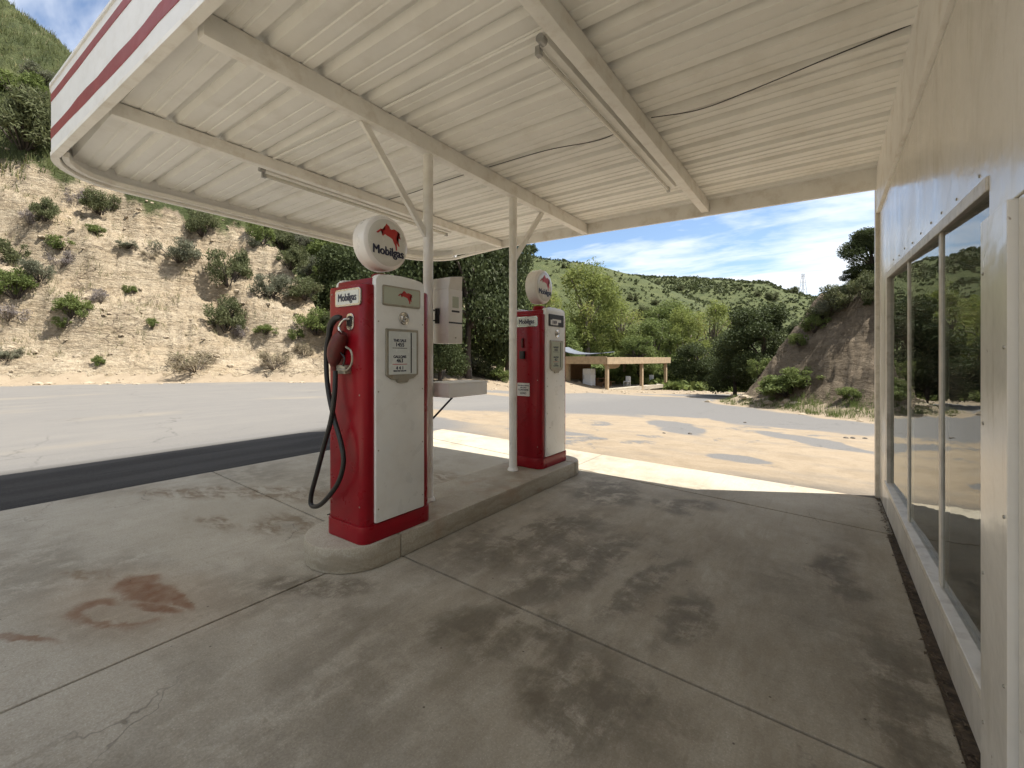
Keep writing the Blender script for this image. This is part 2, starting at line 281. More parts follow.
def asphalt_mat():
    m, nt = newmat('dusty_asphalt'); p = wpos(nt)
    s = nd(nt, 'ShaderNodeSeparateXYZ', {0: p}); X, Y = s.outputs[0], s.outputs[1]
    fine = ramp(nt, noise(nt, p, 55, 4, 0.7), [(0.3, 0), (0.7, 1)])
    fresh_shaded = mix(nt, fine, (0.017, 0.0155, 0.014), (0.044, 0.041, 0.037))  # clean asphalt beside the apron, darkened to carry the canopy's shade in its colour
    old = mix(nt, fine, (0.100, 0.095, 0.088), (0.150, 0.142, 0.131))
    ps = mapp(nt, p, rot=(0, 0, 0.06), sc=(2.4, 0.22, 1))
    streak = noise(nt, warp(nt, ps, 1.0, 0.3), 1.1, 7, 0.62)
    dusty = nd(nt, 'ShaderNodeMapRange', {0: mth(nt, 'ADD', X, mth(nt, 'MULTIPLY', mth(nt, 'SUBTRACT', streak, 0.5), 0.8)), 1: -7.75, 2: -8.15, 3: 0, 4: 1}).outputs[0]  # dust begins at the canopy's shadow edge, keeping the painted shade inside it
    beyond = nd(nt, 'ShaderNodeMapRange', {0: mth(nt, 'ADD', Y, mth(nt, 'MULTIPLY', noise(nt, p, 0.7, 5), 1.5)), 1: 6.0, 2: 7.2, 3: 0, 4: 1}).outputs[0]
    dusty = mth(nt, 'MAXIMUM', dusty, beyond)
    c = mix(nt, mth(nt, 'MULTIPLY', ramp(nt, streak, [(0.46, 0), (0.62, 1)]), 0.35), fresh_shaded, (0.085, 0.080, 0.073))
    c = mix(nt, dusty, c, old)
    # pale dust films and tyre-swept streaks along the road on the left
    left = nd(nt, 'ShaderNodeMapRange', {0: X, 1: -7.5, 2: -9.5, 3: 0, 4: 1}).outputs[0]
    film = mth(nt, 'MULTIPLY', left, ramp(nt, mth(nt, 'ADD', mth(nt, 'MULTIPLY', streak, .5), mth(nt, 'MULTIPLY', noise(nt, mapp(nt, p, sc=(1, .5, 1)), 3.0, 8, 0.7), .5)), [(0.40, 0.35), (0.60, 0.9)]))
    c = mix(nt, film, c, (0.160, 0.149, 0.132))
    pat = mth(nt, 'MULTIPLY', left, ramp(nt, noise(nt, mapp(nt, p, sc=(1, 0.35, 1)), 0.5, 6), [(0.58, 0), (0.68, 0.6)]))
    c = mix(nt, pat, c, (0.21, 0.182, 0.14))
    # washed-out sand lying in tongues beyond the apron
    w1 = warp(nt, p, 0.45, 2.8, 9)
    zone = mx2(nt, [blob(nt, w1, -2.2, 9.0, 5.2, 3.3, -0.1, 0.25), blob(nt, w1, -3.4, 9.4, 3.6, 2.6, -0.3, 0.12), blob(nt, w1, -0.6, 8.6, 2.6, 2.4, 0.2, 0.12), blob(nt, w1, -6.8, 8.9, 2.2, 1.5, 0.2, 0.12),
                     blob(nt, w1, -0.4, 11.4, 1.9, 1.0, -0.3, 0.12), blob(nt, w1, -3.2, 12.4, 1.6, 0.9, -0.5, 0.12), blob(nt, w1, -9.5, 28, 3.0, 1.2, 0.4, 0.15), blob(nt, w1, -12, 17.5, 2.2, 1.2, 0, 0.15), blob(nt, w1, 1.2, 9.4, 1.6, 3.0, 0, 0.12)])
    bare = mx2(nt, [blob(nt, warp(nt, p, 1.2, 0.5), -1.05, 7.0, 0.42, 0.30, 0, 0.1), blob(nt, warp(nt, p, 0.8, 1.0), -2.9, 10.6, 0.55, 1.6, 0.5, 0.12), blob(nt, warp(nt, p, 1.0, 0.7), -4.6, 7.6, 0.9, 0.35, 0.2, 0.12), blob(nt, warp(nt, p, 0.8, 1.0), -0.3, 10.2, 0.4, 1.5, 0.75, 0.12)])
    tong = ramp(nt, noise(nt, mapp(nt, w1, rot=(0, 0, 0.5), sc=(1, 0.6, 1)), 0.8, 7, 0.6), [(0.33, 0), (0.43, 1)])
    tong = ramp(nt, mth(nt, 'ADD', tong, mth(nt, 'MULTIPLY', mth(nt, 'SUBTRACT', noise(nt, p, 7, 8, 0.8), 0.5), 1.5)), [(0.35, 0), (0.65, 1)])
    sand = mth(nt, 'MULTIPLY', mth(nt, 'MULTIPLY', zone, tong), mth(nt, 'SUBTRACT', 1.0, bare))
    sand = mth(nt, 'MULTIPLY', sand, ramp(nt, noise(nt, mapp(nt, p, rot=(0, 0, 0.4), sc=(0.5, 1.4, 1)), 1.3, 9, 0.7), [(0.30, 0.55), (0.50, 1.0)]))
    edge = nd(nt, 'ShaderNodeAttribute', attribute_name='verge').outputs['Fac']
    sand = mth(nt, 'MAXIMUM', sand, mth(nt, 'MULTIPLY', ramp(nt, mth(nt, 'ADD', edge, mth(nt, 'MULTIPLY', mth(nt, 'SUBTRACT', noise(nt, p, 0.8, 5), 0.5), 0.9)), [(0.45, 0), (0.7, 1)]), 0.95))
    sc = mix(nt, ramp(nt, noise(nt, w1, 2.5, 8, 0.7), [(0.3, 0), (0.7, 1)]), (0.200, 0.154, 0.100), (0.275, 0.218, 0.148))
    sc = mix(nt, mth(nt, 'MULTIPLY', ramp(nt, noise(nt, p, 30, 4, 0.7), [(0.52, 0), (0.70, 1)]), 0.5), sc, (0.15, 0.115, 0.075))
    vo = nd(nt, 'ShaderNodeTexVoronoi', {'Vector': warp(nt, p, 1.2, 0.8), 'Scale': 0.35}, feature='DISTANCE_TO_EDGE').outputs['Distance']
    c = mix(nt, mth(nt, 'MULTIPLY', ramp(nt, vo, [(0.0, 1), (0.006, 0)]), ramp(nt, noise(nt, p, .5, 2), [(0.45, 0), (0.6, .7)])), c, (0.045, 0.042, 0.04))
    c = mix(nt, sand, c, sc)
    h = mth(nt, 'ADD', mth(nt, 'MULTIPLY', noise(nt, p, 70, 4, 0.7), 0.6), mth(nt, 'MULTIPLY', sand, noise(nt, warp(nt, p, 1, 1), 5, 6, 0.65)))
    finish(nt, c, 0.85, h, 0.5, 0.015, 0, 0.25)
    return m
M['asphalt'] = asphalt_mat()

def terrain_mat():
    m, nt = newmat('hill_ground'); p = wpos(nt)
    a = nd(nt, 'ShaderNodeAttribute', attribute_name='cover').outputs['Color']
    s = nd(nt, 'ShaderNodeSeparateColor', {0: a})
    rock, grass, shade = s.outputs[0], s.outputs[1], s.outputs[2]
    pz = mapp(nt, p, rot=(0.25, 0.15, 0.3), sc=(0.5, 0.5, 2.6))
    st = noise(nt, warp(nt, pz, 0.8, 0.5), 1.1, 8, 0.65)
    cr = mix(nt, ramp(nt, st, [(0.30, 0), (0.70, 1)]), (0.285, 0.222, 0.142), (0.415, 0.345, 0.245))
    cr = mix(nt, mth(nt, 'MULTIPLY', ramp(nt, noise(nt, p, 0.35, 5), [(0.48, 0), (0.66, 1)]), 0.45), cr, (0.34, 0.245, 0.14))
    cr = mix(nt, mth(nt, 'MULTIPLY', ramp(nt, noise(nt, warp(nt, mapp(nt, p, sc=(1, 1, 1.8)), 1.5, 0.4), 3.4, 8, 0.75), [(0.47, 0), (0.60, 1)]), 0.62), cr, (0.175, 0.13, 0.083))
    cr = mix(nt, mth(nt, 'MULTIPLY', ramp(nt, noise(nt, p, 9.0, 5, 0.75), [(0.52, 0), (0.66, 1)]), 0.5), cr, (0.47, 0.40, 0.30))
    ck = nd(nt, 'ShaderNodeTexVoronoi', {'Vector': warp(nt, mapp(nt, p, rot=(0.2, 0.1, 0), sc=(0.8, 0.8, 2.0)), 1.5, 0.7), 'Scale': 0.9}, feature='DISTANCE_TO_EDGE').outputs['Distance']
    cr = mix(nt, mth(nt, 'MULTIPLY', ramp(nt, ck, [(0.0, 1), (0.035, 0)]), ramp(nt, noise(nt, p, 0.4, 3), [(0.5, 0), (0.62, 0.85)])), cr, (0.07, 0.05, 0.035))
    brown = mix(nt, ramp(nt, st, [(0.3, 0), (0.7, 1)]), (0.095, 0.073, 0.048), (0.20, 0.158, 0.108))
    brown = mix(nt, mth(nt, 'MULTIPLY', ramp(nt, noise(nt, p, 4, 7, 0.7), [(0.5, 0), (0.65, 1)]), 0.7), brown, (0.09, 0.065, 0.042))
    cr = mix(nt, shade, cr, brown)
    cg = mix(nt, ramp(nt, noise(nt, p, 0.25, 7, 0.65), [(0.32, 0), (0.68, 1)]), (0.045, 0.057, 0.020), (0.088, 0.096, 0.036))
    cg = mix(nt, mth(nt, 'MULTIPLY', ramp(nt, noise(nt, p, 1.6, 6, 0.7), [(0.48, 0), (0.62, 1)]), 0.6), cg, (0.034, 0.044, 0.017))
    cd = mix(nt, ramp(nt, noise(nt, p, 1.2, 7, 0.7), [(0.3, 0), (0.7, 1)]), (0.20, 0.152, 0.10), (0.29, 0.232, 0.165))
    nb = mth(nt, 'MULTIPLY', mth(nt, 'SUBTRACT', noise(nt, p, 0.9, 6, 0.65), 0.5), 1.2)
    c = mix(nt, ramp(nt, mth(nt, 'ADD', rock, nb), [(0.42, 0), (0.58, 1)]), cd, cr)
    c = mix(nt, ramp(nt, mth(nt, 'ADD', grass, nb), [(0.40, 0), (0.60, 1)]), c, cg)
    h = mth(nt, 'ADD', mth(nt, 'MULTIPLY', noise(nt, warp(nt, mapp(nt, p, rot=(0.3, 0.2, 0.3), sc=(0.6, 0.6, 2.2)), 0.7, 0.9), 1.8, 9, 0.7), 1.2), mth(nt, 'MULTIPLY', noise(nt, p, 3.5, 7, 0.7), 0.45))
    finish(nt, c, 0.92, h, 1.0, 0.30, 0, 0.15)
    return m
M['terrain'] = terrain_mat()

def leaf_mat(name, dark, light, hue=None, trans=0.3):
    m, nt = newmat(name)
    f = nd(nt, 'ShaderNodeAttribute', attribute_name='tone').outputs['Fac']
    n1 = noise(nt, wpos(nt), 1.1, 3)
    k = mth(nt, 'ADD', mth(nt, 'MULTIPLY', f, 0.7), mth(nt, 'MULTIPLY', n1, 0.5), clamp=True)
    c = mix(nt, k, dark, light)
    if hue: c = mix(nt, ramp(nt, f, [(0.84, 0), (0.9, 1)]), c, hue)
    d = nd(nt, 'ShaderNodeBsdfPrincipled', {'Base Color': c, 'Roughness': 0.68, 'Specular IOR Level': 0.18})
    t = nd(nt, 'ShaderNodeBsdfTranslucent', {0: c})
    mx = nd(nt, 'ShaderNodeMixShader', {0: trans, 1: d.outputs[0], 2: t.outputs[0]})
    nd(nt, 'ShaderNodeOutputMaterial', {0: mx.outputs[0]})
    return m
M['lf_oak'] = leaf_mat('oak_leaves', (0.022, 0.032, 0.012), (0.075, 0.092, 0.034), (0.11, 0.12, 0.07))
M['lf_willow'] = leaf_mat('willow_leaves', (0.105, 0.135, 0.033), (0.255, 0.28, 0.082), (0.28, 0.25, 0.085), 0.45)
M['lf_green'] = leaf_mat('green_leaves', (0.062, 0.092, 0.024), (0.175, 0.205, 0.065), None, 0.4)
M['lf_shrub'] = leaf_mat('shrub_leaves', (0.050, 0.062, 0.027), (0.145, 0.155, 0.070), (0.17, 0.165, 0.09))
M['lf_sage'] = leaf_mat('sage_leaves', (0.075, 0.085, 0.055), (0.19, 0.19, 0.125), (0.2, 0.17, 0.12))
M['lf_dry'] = leaf_mat('dry_twigs', (0.13, 0.105, 0.07), (0.28, 0.235, 0.15), (0.11, 0.13, 0.05), 0.2)
M['lf_mauve'] = leaf_mat('dead_twigs', (0.12, 0.10, 0.09), (0.23, 0.20, 0.185), None, 0.1)
M['lf_weed'] = leaf_mat('weed_blades', (0.09, 0.10, 0.04), (0.27, 0.235, 0.13), (0.35, 0.30, 0.18), 0.2)
M['lf_hill'] = leaf_mat('hill_scrub_leaves', (0.036, 0.047, 0.017), (0.080, 0.092, 0.035), None, 0.2)
M['lf_bank'] = leaf_mat('bank_grass_blades', (0.060, 0.095, 0.024), (0.15, 0.19, 0.055), None, 0.35)
M['grass'] = leaf_mat('grass_blades', (0.050, 0.064, 0.020), (0.125, 0.138, 0.048), (0.28, 0.24, 0.11), 0.35)

# ------------------------------------------------------------------ mesh helpers
def link(name, me, mat=None, parent=None, loc=None):
    o = bpy.data.objects.new(name, me); COL.objects.link(o)
    if mat is not None and me is not None and not me.materials: me.materials.append(M[mat] if isinstance(mat, str) else mat)
    if parent is not None: o.parent = parent
    if loc is not None: o.location = loc
    return o
def thing(name, label, cat, loc=(0, 0, 0), group=None):
    o = bpy.data.objects.new(name, None); COL.objects.link(o); o.location = loc; o.empty_display_size = 0.1
    return tag(o, label, cat, group)
def tag(o, label, cat, group=None):
    o['label'] = label; o['category'] = cat
    if group: o['group'] = group
    return o
def struct(o, label=None):
    o['kind'] = 'structure'
    if label: o['label'] = label
    return o
def pydata(name, vs, fs, mat, parent=None, smooth=False, bevel=0.0, loc=None):
    """mesh from world-space vertices; loc (or the parent's place) becomes the origin"""
    off = Vector(loc) if loc is not None else (Vector(parent_world(parent)) if parent else Vector((0, 0, 0)))
    me = bpy.data.meshes.new(name)
    me.from_pydata([tuple(Vector(v) - off) for v in vs], [], fs)
    bm = bmesh.new(); bm.from_mesh(me)
    bmesh.ops.recalc_face_normals(bm, faces=bm.faces)
    if bevel:
        es = [e for e in bm.edges if len(e.link_faces) == 2 and e.calc_face_angle(0) > 0.5]
        bmesh.ops.bevel(bm, geom=es, offset=bevel, segments=2, affect='EDGES', profile=0.6, clamp_overlap=True)
    bm.to_mesh(me); bm.free()
    if smooth:
        me.polygons.foreach_set('use_smooth', [True] * len(me.polygons))
        if hasattr(me, 'set_sharp_from_angle'): me.set_sharp_from_angle(angle=R(35))
    return link(name, me, mat, parent, loc)
def parent_world(o):
    v = Vector((0, 0, 0))
    while o is not None: v += Vector(o.location); o = o.parent
    return v
def box(name, lo, hi, mat, parent=None, bevel=0.0, loc=None, skew=None):
    (x0, y0, z0), (x1, y1, z1) = lo, hi
    vs = [(x0,y0,z0),(x1,y0,z0),(x1,y1,z0),(x0,y1,z0),(x0,y0,z1),(x1,y0,z1),(x1,y1,z1),(x0,y1,z1)]
    fs = [(0,3,2,1),(4,5,6,7),(0,1,5,4),(1,2,6,5),(2,3,7,6),(3,0,4,7)]
    return pydata(name, vs, fs, mat, parent, bevel > 0.004, bevel, loc)
def hexa(name, bottom4, top4, mat, parent=None, bevel=0.0, loc=None):
    vs = list(bottom4) + list(top4)
    fs = [(0,3,2,1),(4,5,6,7),(0,1,5,4),(1,2,6,5),(2,3,7,6),(3,0,4,7)]
    return pydata(name, vs, fs, mat, parent, False, bevel, loc)
def prism(name, poly, axis, a, b, mat, parent=None, bevel=0.0, smooth=False, loc=None):
    """poly in the plane across axis ('x': (y,z), 'y': (x,z), 'z': (x,y)), from a to b along it"""
    def mk(p, t): return {'x': (t, p[0], p[1]), 'y': (p[0], t, p[1]), 'z': (p[0], p[1], t)}[axis]
    n = len(poly); vs = [mk(p, a) for p in poly] + [mk(p, b) for p in poly]
    fs = [tuple(range(n)), tuple(range(2*n-1, n-1, -1))] + [(i, (i+1) % n, n+(i+1) % n, n+i) for i in range(n)]
    return pydata(name, vs, fs, mat, parent, smooth, bevel, loc)
def tube_data(path, rads, seg=10, closed_ends=True):
    path = [Vector(p) for p in path]; n = len(path); vs = []; fs = []
    if not hasattr(rads, '__len__'): rads = [rads] * n
    up = Vector((0.13, 0.21, 0.97)); prev = None
    for i, p in enumerate(path):
        t = (path[min(i+1, n-1)] - path[max(i-1, 0)]).normalized()
        if prev is None:
            a = t.cross(up if abs(t.dot(up)) < 0.95 else Vector((1, 0, 0))).normalized()
        else: a = (prev - t * prev.dot(t)).normalized()
        prev = a; b = t.cross(a)
        for k in range(seg):
            an = 2*math.pi*k/seg
            vs.append(p + (a*math.cos(an) + b*math.sin(an)) * rads[i])
    for i in range(n-1):
        for k in range(seg):
            fs.append((i*seg+k, i*seg+(k+1) % seg, (i+1)*seg+(k+1) % seg, (i+1)*seg+k))
    if closed_ends: fs += [tuple(range(seg))[::-1], tuple(range((n-1)*seg, n*seg))]
    return vs, fs
def tube(name, path, rad, mat, parent=None, seg=10, loc=None):
    vs, fs = tube_data(path, rad, seg)
    return pydata(name, vs, fs, mat, parent, True, 0, loc)
def join_tubes(name, specs, mat, parent=None, loc=None):
    V, F = [], []
    for path, rad, seg in specs:
        vs, fs = tube_data(path, rad, seg); k = len(V); V += vs; F += [tuple(i+k for i in f) for f in fs]
    return pydata(name, V, F, mat, parent, True, 0, loc)
def spline(pts, n=8):
    pts = [Vector(p) for p in pts]; out = []
    P = [pts[0]*2 - pts[1]] + pts + [pts[-1]*2 - pts[-2]]
    for i in range(1, len(P)-2):
        for k in range(n):
            t = k/n; a, b, c, d = P[i-1], P[i], P[i+1], P[i+2]
            out.append(0.5*((2*b) + (c-a)*t + (2*a-5*b+4*c-d)*t*t + (3*b-a-3*c+d)*t**3))
    out.append(pts[-1]); return out
def lathe(name, prof, axis_o, axis, mat, parent=None, seg=40, loc=None):
    """prof: (distance along axis, radius)"""
    ax = Vector(axis).normalized(); a = ax.cross(Vector((0, 0, 1)) if abs(ax.z) < 0.9 else Vector((1, 0, 0))).normalized(); b = ax.cross(a)
    o = Vector(axis_o); vs = []; fs = []
    for t, r in prof:
        for k in range(seg):
            an = 2*math.pi*k/seg; vs.append(o + ax*t + (a*math.cos(an) + b*math.sin(an))*max(r, 1e-4))
    n = len(prof)
    for i in range(n-1):
        for k in range(seg): fs.append((i*seg+k, i*seg+(k+1) % seg, (i+1)*seg+(k+1) % seg, (i+1)*seg+k))
    fs += [tuple(range(seg))[::-1], tuple(range((n-1)*seg, n*seg))]
    return pydata(name, vs, fs, mat, parent, True, 0, loc)
def rrect(x0, y0, x1, y1, r, n=5, corners=(1, 1, 1, 1)):
    pts = []
    for (cx, cy, a0, on) in ((x1-r, y1-r, 0, corners[0]), (x0+r, y1-r, 90, corners[1]), (x0+r, y0+r, 180, corners[2]), (x1-r, y0+r, 270, corners[3])):
        if not on:
            pts.append((cx + (r if a0 in (0, 270) else -r), cy + (r if a0 in (0, 90) else -r))); continue
        for k in range(n+1):
            a = R(a0 + 90*k/n); pts.append((cx + r*math.cos(a), cy + r*math.sin(a)))
    return pts
def text(name, body, size, loc, right, up, mat, parent, depth=0.001, bold=0.0, xs=1.0, lab=None):
    cu = bpy.data.curves.new(name, 'FONT'); cu.body = body; cu.size = size; cu.align_x = 'CENTER'; cu.align_y = 'CENTER'
    cu.extrude = depth; cu.resolution_u = 3
    to = bpy.data.objects.new(name + '_src', cu); COL.objects.link(to)
    bpy.context.view_layer.update()
    me = bpy.data.meshes.new_from_object(to); bpy.data.objects.remove(to); me.name = name
    r = Vector(right).normalized(); u = Vector(up).normalized(); nn = r.cross(u)
    off = parent_world(parent)
    src = [Vector(v.co) for v in me.vertices]; fcs = [tuple(f.vertices) for f in me.polygons]; V, F = [], []
    for k, (sx_, sy_) in enumerate(((0, 0), (-1, .4), (1, -.4), (0, .8)) if bold else ((0, 0),)):
        n0 = len(V); V += [tuple(Vector(loc) - off + r*(c.x*xs + sx_*bold) + u*(c.y + sy_*bold) + nn*(c.z + .00007*k)) for c in src]; F += [tuple(i+n0 for i in f) for f in fcs]
    me = bpy.data.meshes.new(name); me.from_pydata(V, [], F)
    o = link(name, me, mat, parent)
    if lab: o['label'] = lab
    return o

# ------------------------------------------------------------------ ground form
_rng = np.random.RandomState(3); _LAT = _rng.rand(256, 256)
def vnoise(x, y):
    xi = np.floor(x).astype(int); yi = np.floor(y).astype(int); fx = x - xi; fy = y - yi
    fx = fx*fx*(3-2*fx); fy = fy*fy*(3-2*fy)
    g = lambda i, j: _LAT[i % 256, j % 256]
    return (g(xi, yi)*(1-fx) + g(xi+1, yi)*fx)*(1-fy) + (g(xi, yi+1)*(1-fx) + g(xi+1, yi+1)*fx)*fy
def fbm(x, y, o=5, g=0.5):
    a, s, t = 1.0, 0.0, 0.0
    for k in range(o):
        s = s + a*vnoise(x + 17.3*k, y - 9.1*k); t += a; a *= g; x = x*2.03; y = y*2.03
    return s/t - 0.5
def sst(a, b, x): t = np.clip((x-a)/(b-a), 0, 1); return t*t*(3-2*t)
def azim(x, y):
    d = y*CY - x*SY; r = x*CY + y*SY
    return np.arctan2(r, d), np.hypot(d, r)
def pxaz(p): return math.atan((p - PCX)/FPX)
def hills(x, y):
    """returns the parts of the land form"""
    base = 0.03*np.clip(-6.4-x, 0, 3) + 0.022*np.clip(-9.4-x, 0, 40)
    w = sst(-24, -13, x)
    base = base*(1 - 0.85*sst(9, 30, y)*w) - 0.046*np.clip(y-6.4, 0, 70)*w
    n1 = fbm(x*0.22+3, y*0.22, 6); n2 = fbm(x*1.3, y*1.3+8, 4, 0.6); n3 = fbm(x*0.06+9, y*0.06+1, 4)
    s = -0.898*(x+26) + 0.441*y; t = 0.441*(x+26) + 0.898*y
    s = s + n1*3.2
    face = np.where(s > 0, 0.75*np.clip(s, 0, 1.6) + 1.12*np.clip(s-1.6, 0, 11) + 0.92*np.clip(s-12.6, 0, 80), 0)
    n4 = np.abs(fbm(x*2.1+5, y*2.1, 4, 0.6)); face = face + (n2*0.9 - n4*1.1)*sst(0.5, 3, s) + 0.5*np.sin((face + 0.5*t + 6*n1 + 3*n3)*1.7)*sst(0.8, 3, s)*(1 - sst(11, 16, s))
    tt = t + n1*4
    crest = np.minimum(20.2 - 0.95*tt, 9.6 - 1.9*(tt-10.2)); crest = np.minimum(crest, 46 - 0.3*t) + n3*3*sst(20, 0, t) + 0.10*np.clip(s-8, 0, 200)
    h1 = np.clip(np.minimum(face, crest), 0, None)
    s2 = -0.75*(x+28) + 0.66*(y-25) + n1*5
    h2 = np.clip(s2, 0, None)*0.72; az0, _d0 = azim(x, y); h2 = np.minimum(h2, 26 + 0.12*s2)*(1 - sst(pxaz(430), pxaz(505), az0)) + n2*0.9*sst(1, 4, h2)
    s3 = np.minimum(0.762*(x-1.15) + 0.648*(y-17), 0.98*(x+4.3) + 0.02*y) + n1*2.4
    s3 = np.where(x > 14, s3*0.7+2, s3)
    h3 = 0.5*np.clip(s3, 0, 1.0) + 1.30*np.clip(s3-1.0, 0, 3.8) + 0.34*np.clip(s3-4.8, 0, 60); h3 = h3 + (n2*0.7 - np.abs(fbm(x*1.6+2, y*1.6, 4, 0.6))*0.9)*sst(0.3, 2, s3)
    az, d = azim(x, y)
    tab = lambda pxs, vs: np.interp(az, [pxaz(p) for p in pxs], vs)
    ca_ = np.clip(np.cos(az), 0.55, 1)
    sp = ca_*tab([-900, 300, 480, 545, 600, 640, 700, 760, 830, 1000], [30, 40, 34, 29.2, 27.0, 24.6, 18, 12, 7, 5])
    h4 = sp*sst(52, 132, d)*(1+0.06*n3) + n3*1.5*sst(60, 90, d)
    fa = ca_*tab([-900, 300, 560, 640, 720, 790, 830, 900, 1300, 3000], [44, 44, 46, 44.5, 43.0, 41.0, 37.5, 34, 34, 40])
    h5 = fa*sst(100, 245, d)*(1+0.02*n3) + n3*1.2*sst(120, 200, d) - 12*sst(255, 500, d) + 16*sst(500, 1500, d)
    return base, h1, h2, h3, h4, h5, s, s2, s3, d
ROADPOLY = None
def height(x, y):
    x = np.asarray(x, float); y = np.asarray(y, float)
    b, h1, h2, h3, h4, h5, s, s2, s3, d = hills(x, y)
    return b + np.maximum.reduce([h1, h2, h3, h4, h5])
def hz(x, y): return float(height(np.array([x]), np.array([y]))[0])
def ground_hit(px, py, dmin=9.0, dmax=420.0):
    r = ray(px, py); ds = np.geomspace(dmin, dmax, 1400)
    hh = height(r.x*ds, r.y*ds); zz = CAMH + r.z*ds
    i = np.argmax(zz < hh)
    if not (zz < hh).any(): i = len(ds) - 1
    d = ds[i]; return Vector((r.x*d, r.y*d, float(hh[i]))), d

# terrain: one polar sheet out to the skyline
def make_terrain():
    phis = np.concatenate([np.linspace(-math.pi, -1.05, 120, endpoint=False), np.linspace(-1.05, 1.05, 760, endpoint=False), np.linspace(1.05, math.pi, 120, endpoint=False)])
    rs = np.concatenate([[0.5, 4.0], np.geomspace(6.3, 75, 210), np.geomspace(77, 1600, 90)])
    P, Q = np.meshgrid(phis, rs)
    d = Q*np.cos(P); r = Q*np.sin(P)
    x = CY*r - SY*d; y = SY*r + CY*d
    b, h1, h2, h3, h4, h5, s, s2, s3, dd = hills(x, y)
    hm = np.maximum.reduce([h1, h2, h3, h4, h5]); z = b + hm
    flat = 1 - sst(0.0, 0.5, hm)
    z = z - 0.07*flat
    under = (x > -7.0) & (x < 6) & (y < 6.6); z = np.where(under, np.minimum(z, -0.16), z)
    n = len(phis); m = len(rs); co = np.stack([x, y, z], -1).reshape(-1, 3)
    I, J = np.meshgrid(np.arange(m-1), np.arange(n), indexing='ij'); J2 = (J+1) % n
    q = np.stack([I*n+J, I*n+J2, (I+1)*n+J2, (I+1)*n+J], -1).reshape(-1, 4)
    me = bpy.data.meshes.new('terrain')
    me.vertices.add(len(co)); me.vertices.foreach_set('co', co.ravel())
    me.loops.add(q.size); me.loops.foreach_set('vertex_index', q.ravel())
    me.polygons.add(len(q)); me.polygons.foreach_set('loop_start', np.arange(len(q))*4)
    me.update(); me.validate()
    nz = fbm(x*0.3, y*0.3, 4)
    is1 = (h1 >= hm - 1e-6) & (hm > 0.05); is3 = (h3 >= hm - 1e-6) & (hm > 0.05); is2 = (h2 >= hm-1e-6) & (hm > 0.05)
    t = 0.441*(x+26) + 0.898*y
    top1 = sst(10.0, 13.5, h1 + 0.25*np.clip(t+4, -20, 30) + nz*5)
    rock = np.where(is1, 1 - top1, 0); grass = np.where(is1, top1, 0)
    rock = np.where(is3, 1.0, rock); grass = np.where(is3, sst(4.2, 5.6, s3 + nz*2), grass); shade = np.where(is3, 1.0, 0.0)
    rock = np.where(is2, 0.6+nz, rock); grass = np.where(is2, 0.55+nz*1.2, grass)
    far = (~is1) & (~is3) & (~is2) & (hm > 0.3); grass = np.where(far, 0.95 + nz*0.5, grass)
    tod = (hm <= 0.3); grass = np.where(tod & (dd > 44), 0.7, grass)
    ca = me.color_attributes.new('cover', 'FLOAT_COLOR', 'POINT')
    ca.data.foreach_set('color', np.stack([rock, grass, shade, np.ones_like(rock)], -1).ravel())
    me.polygons.foreach_set('use_smooth', [True]*len(q))
    o = link('terrain', me, 'terrain'); struct(o, 'tan eroded hillside, brown bank and green hills round the station')
make_terrain()

# asphalt sheet laid over the flat ground
def make_road():
    st = 0.25
    xs = np.arange(-34, 6, st); ys = np.arange(-26, 62, st)
    X, Y = np.meshgrid(xs, ys); b, h1, h2, h3, h4, h5, s, s2, s3, d = hills(X, Y)
    hm = np.maximum.reduce([h1, h2, h3, h4, h5])
    Z = b + hm + 0.004
    far_edge = 5.80 - 0.088*X
    onap = (X > -6.22) & (Y < far_edge - 0.02)
    ok = (hm < 0.42) & ~((X > -6.0) & (Y < far_edge - 0.4)) & (d < 56)
    Z = np.where((X > -6.5) & (Y < far_edge + 0.25), -0.006, Z)
    Z = np.where((X > -6.05) & (Y < far_edge - 0.15), -0.05, Z)
    idx = -np.ones(X.shape, int); c = ok[:-1, :-1] & ok[1:, :-1] & ok[:-1, 1:] & ok[1:, 1:]
    used = np.zeros(X.shape, bool)
    for a, bb in ((0, 0), (1, 0), (0, 1), (1, 1)): used[a:used.shape[0]-1+a, bb:used.shape[1]-1+bb] |= c
    idx[used] = np.arange(used.sum())
    co = np.stack([X[used], Y[used], Z[used]], -1)
    I, J = np.nonzero(c)
    q = np.stack([idx[I, J], idx[I, J+1], idx[I+1, J+1], idx[I+1, J]], -1)
    me = bpy.data.meshes.new('road'); me.from_pydata(co.tolist(), [], q.tolist())
    g = np.clip(-np.maximum.reduce([s, s2, s3])[used], -1, 5)
    at = me.attributes.new('verge', 'FLOAT', 'POINT'); at.data.foreach_set('value', np.clip(1 - g/1.7, 0, 1))
    me.polygons.foreach_set('use_smooth', [True]*len(q))
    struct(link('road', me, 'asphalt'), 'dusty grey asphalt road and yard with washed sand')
make_road()

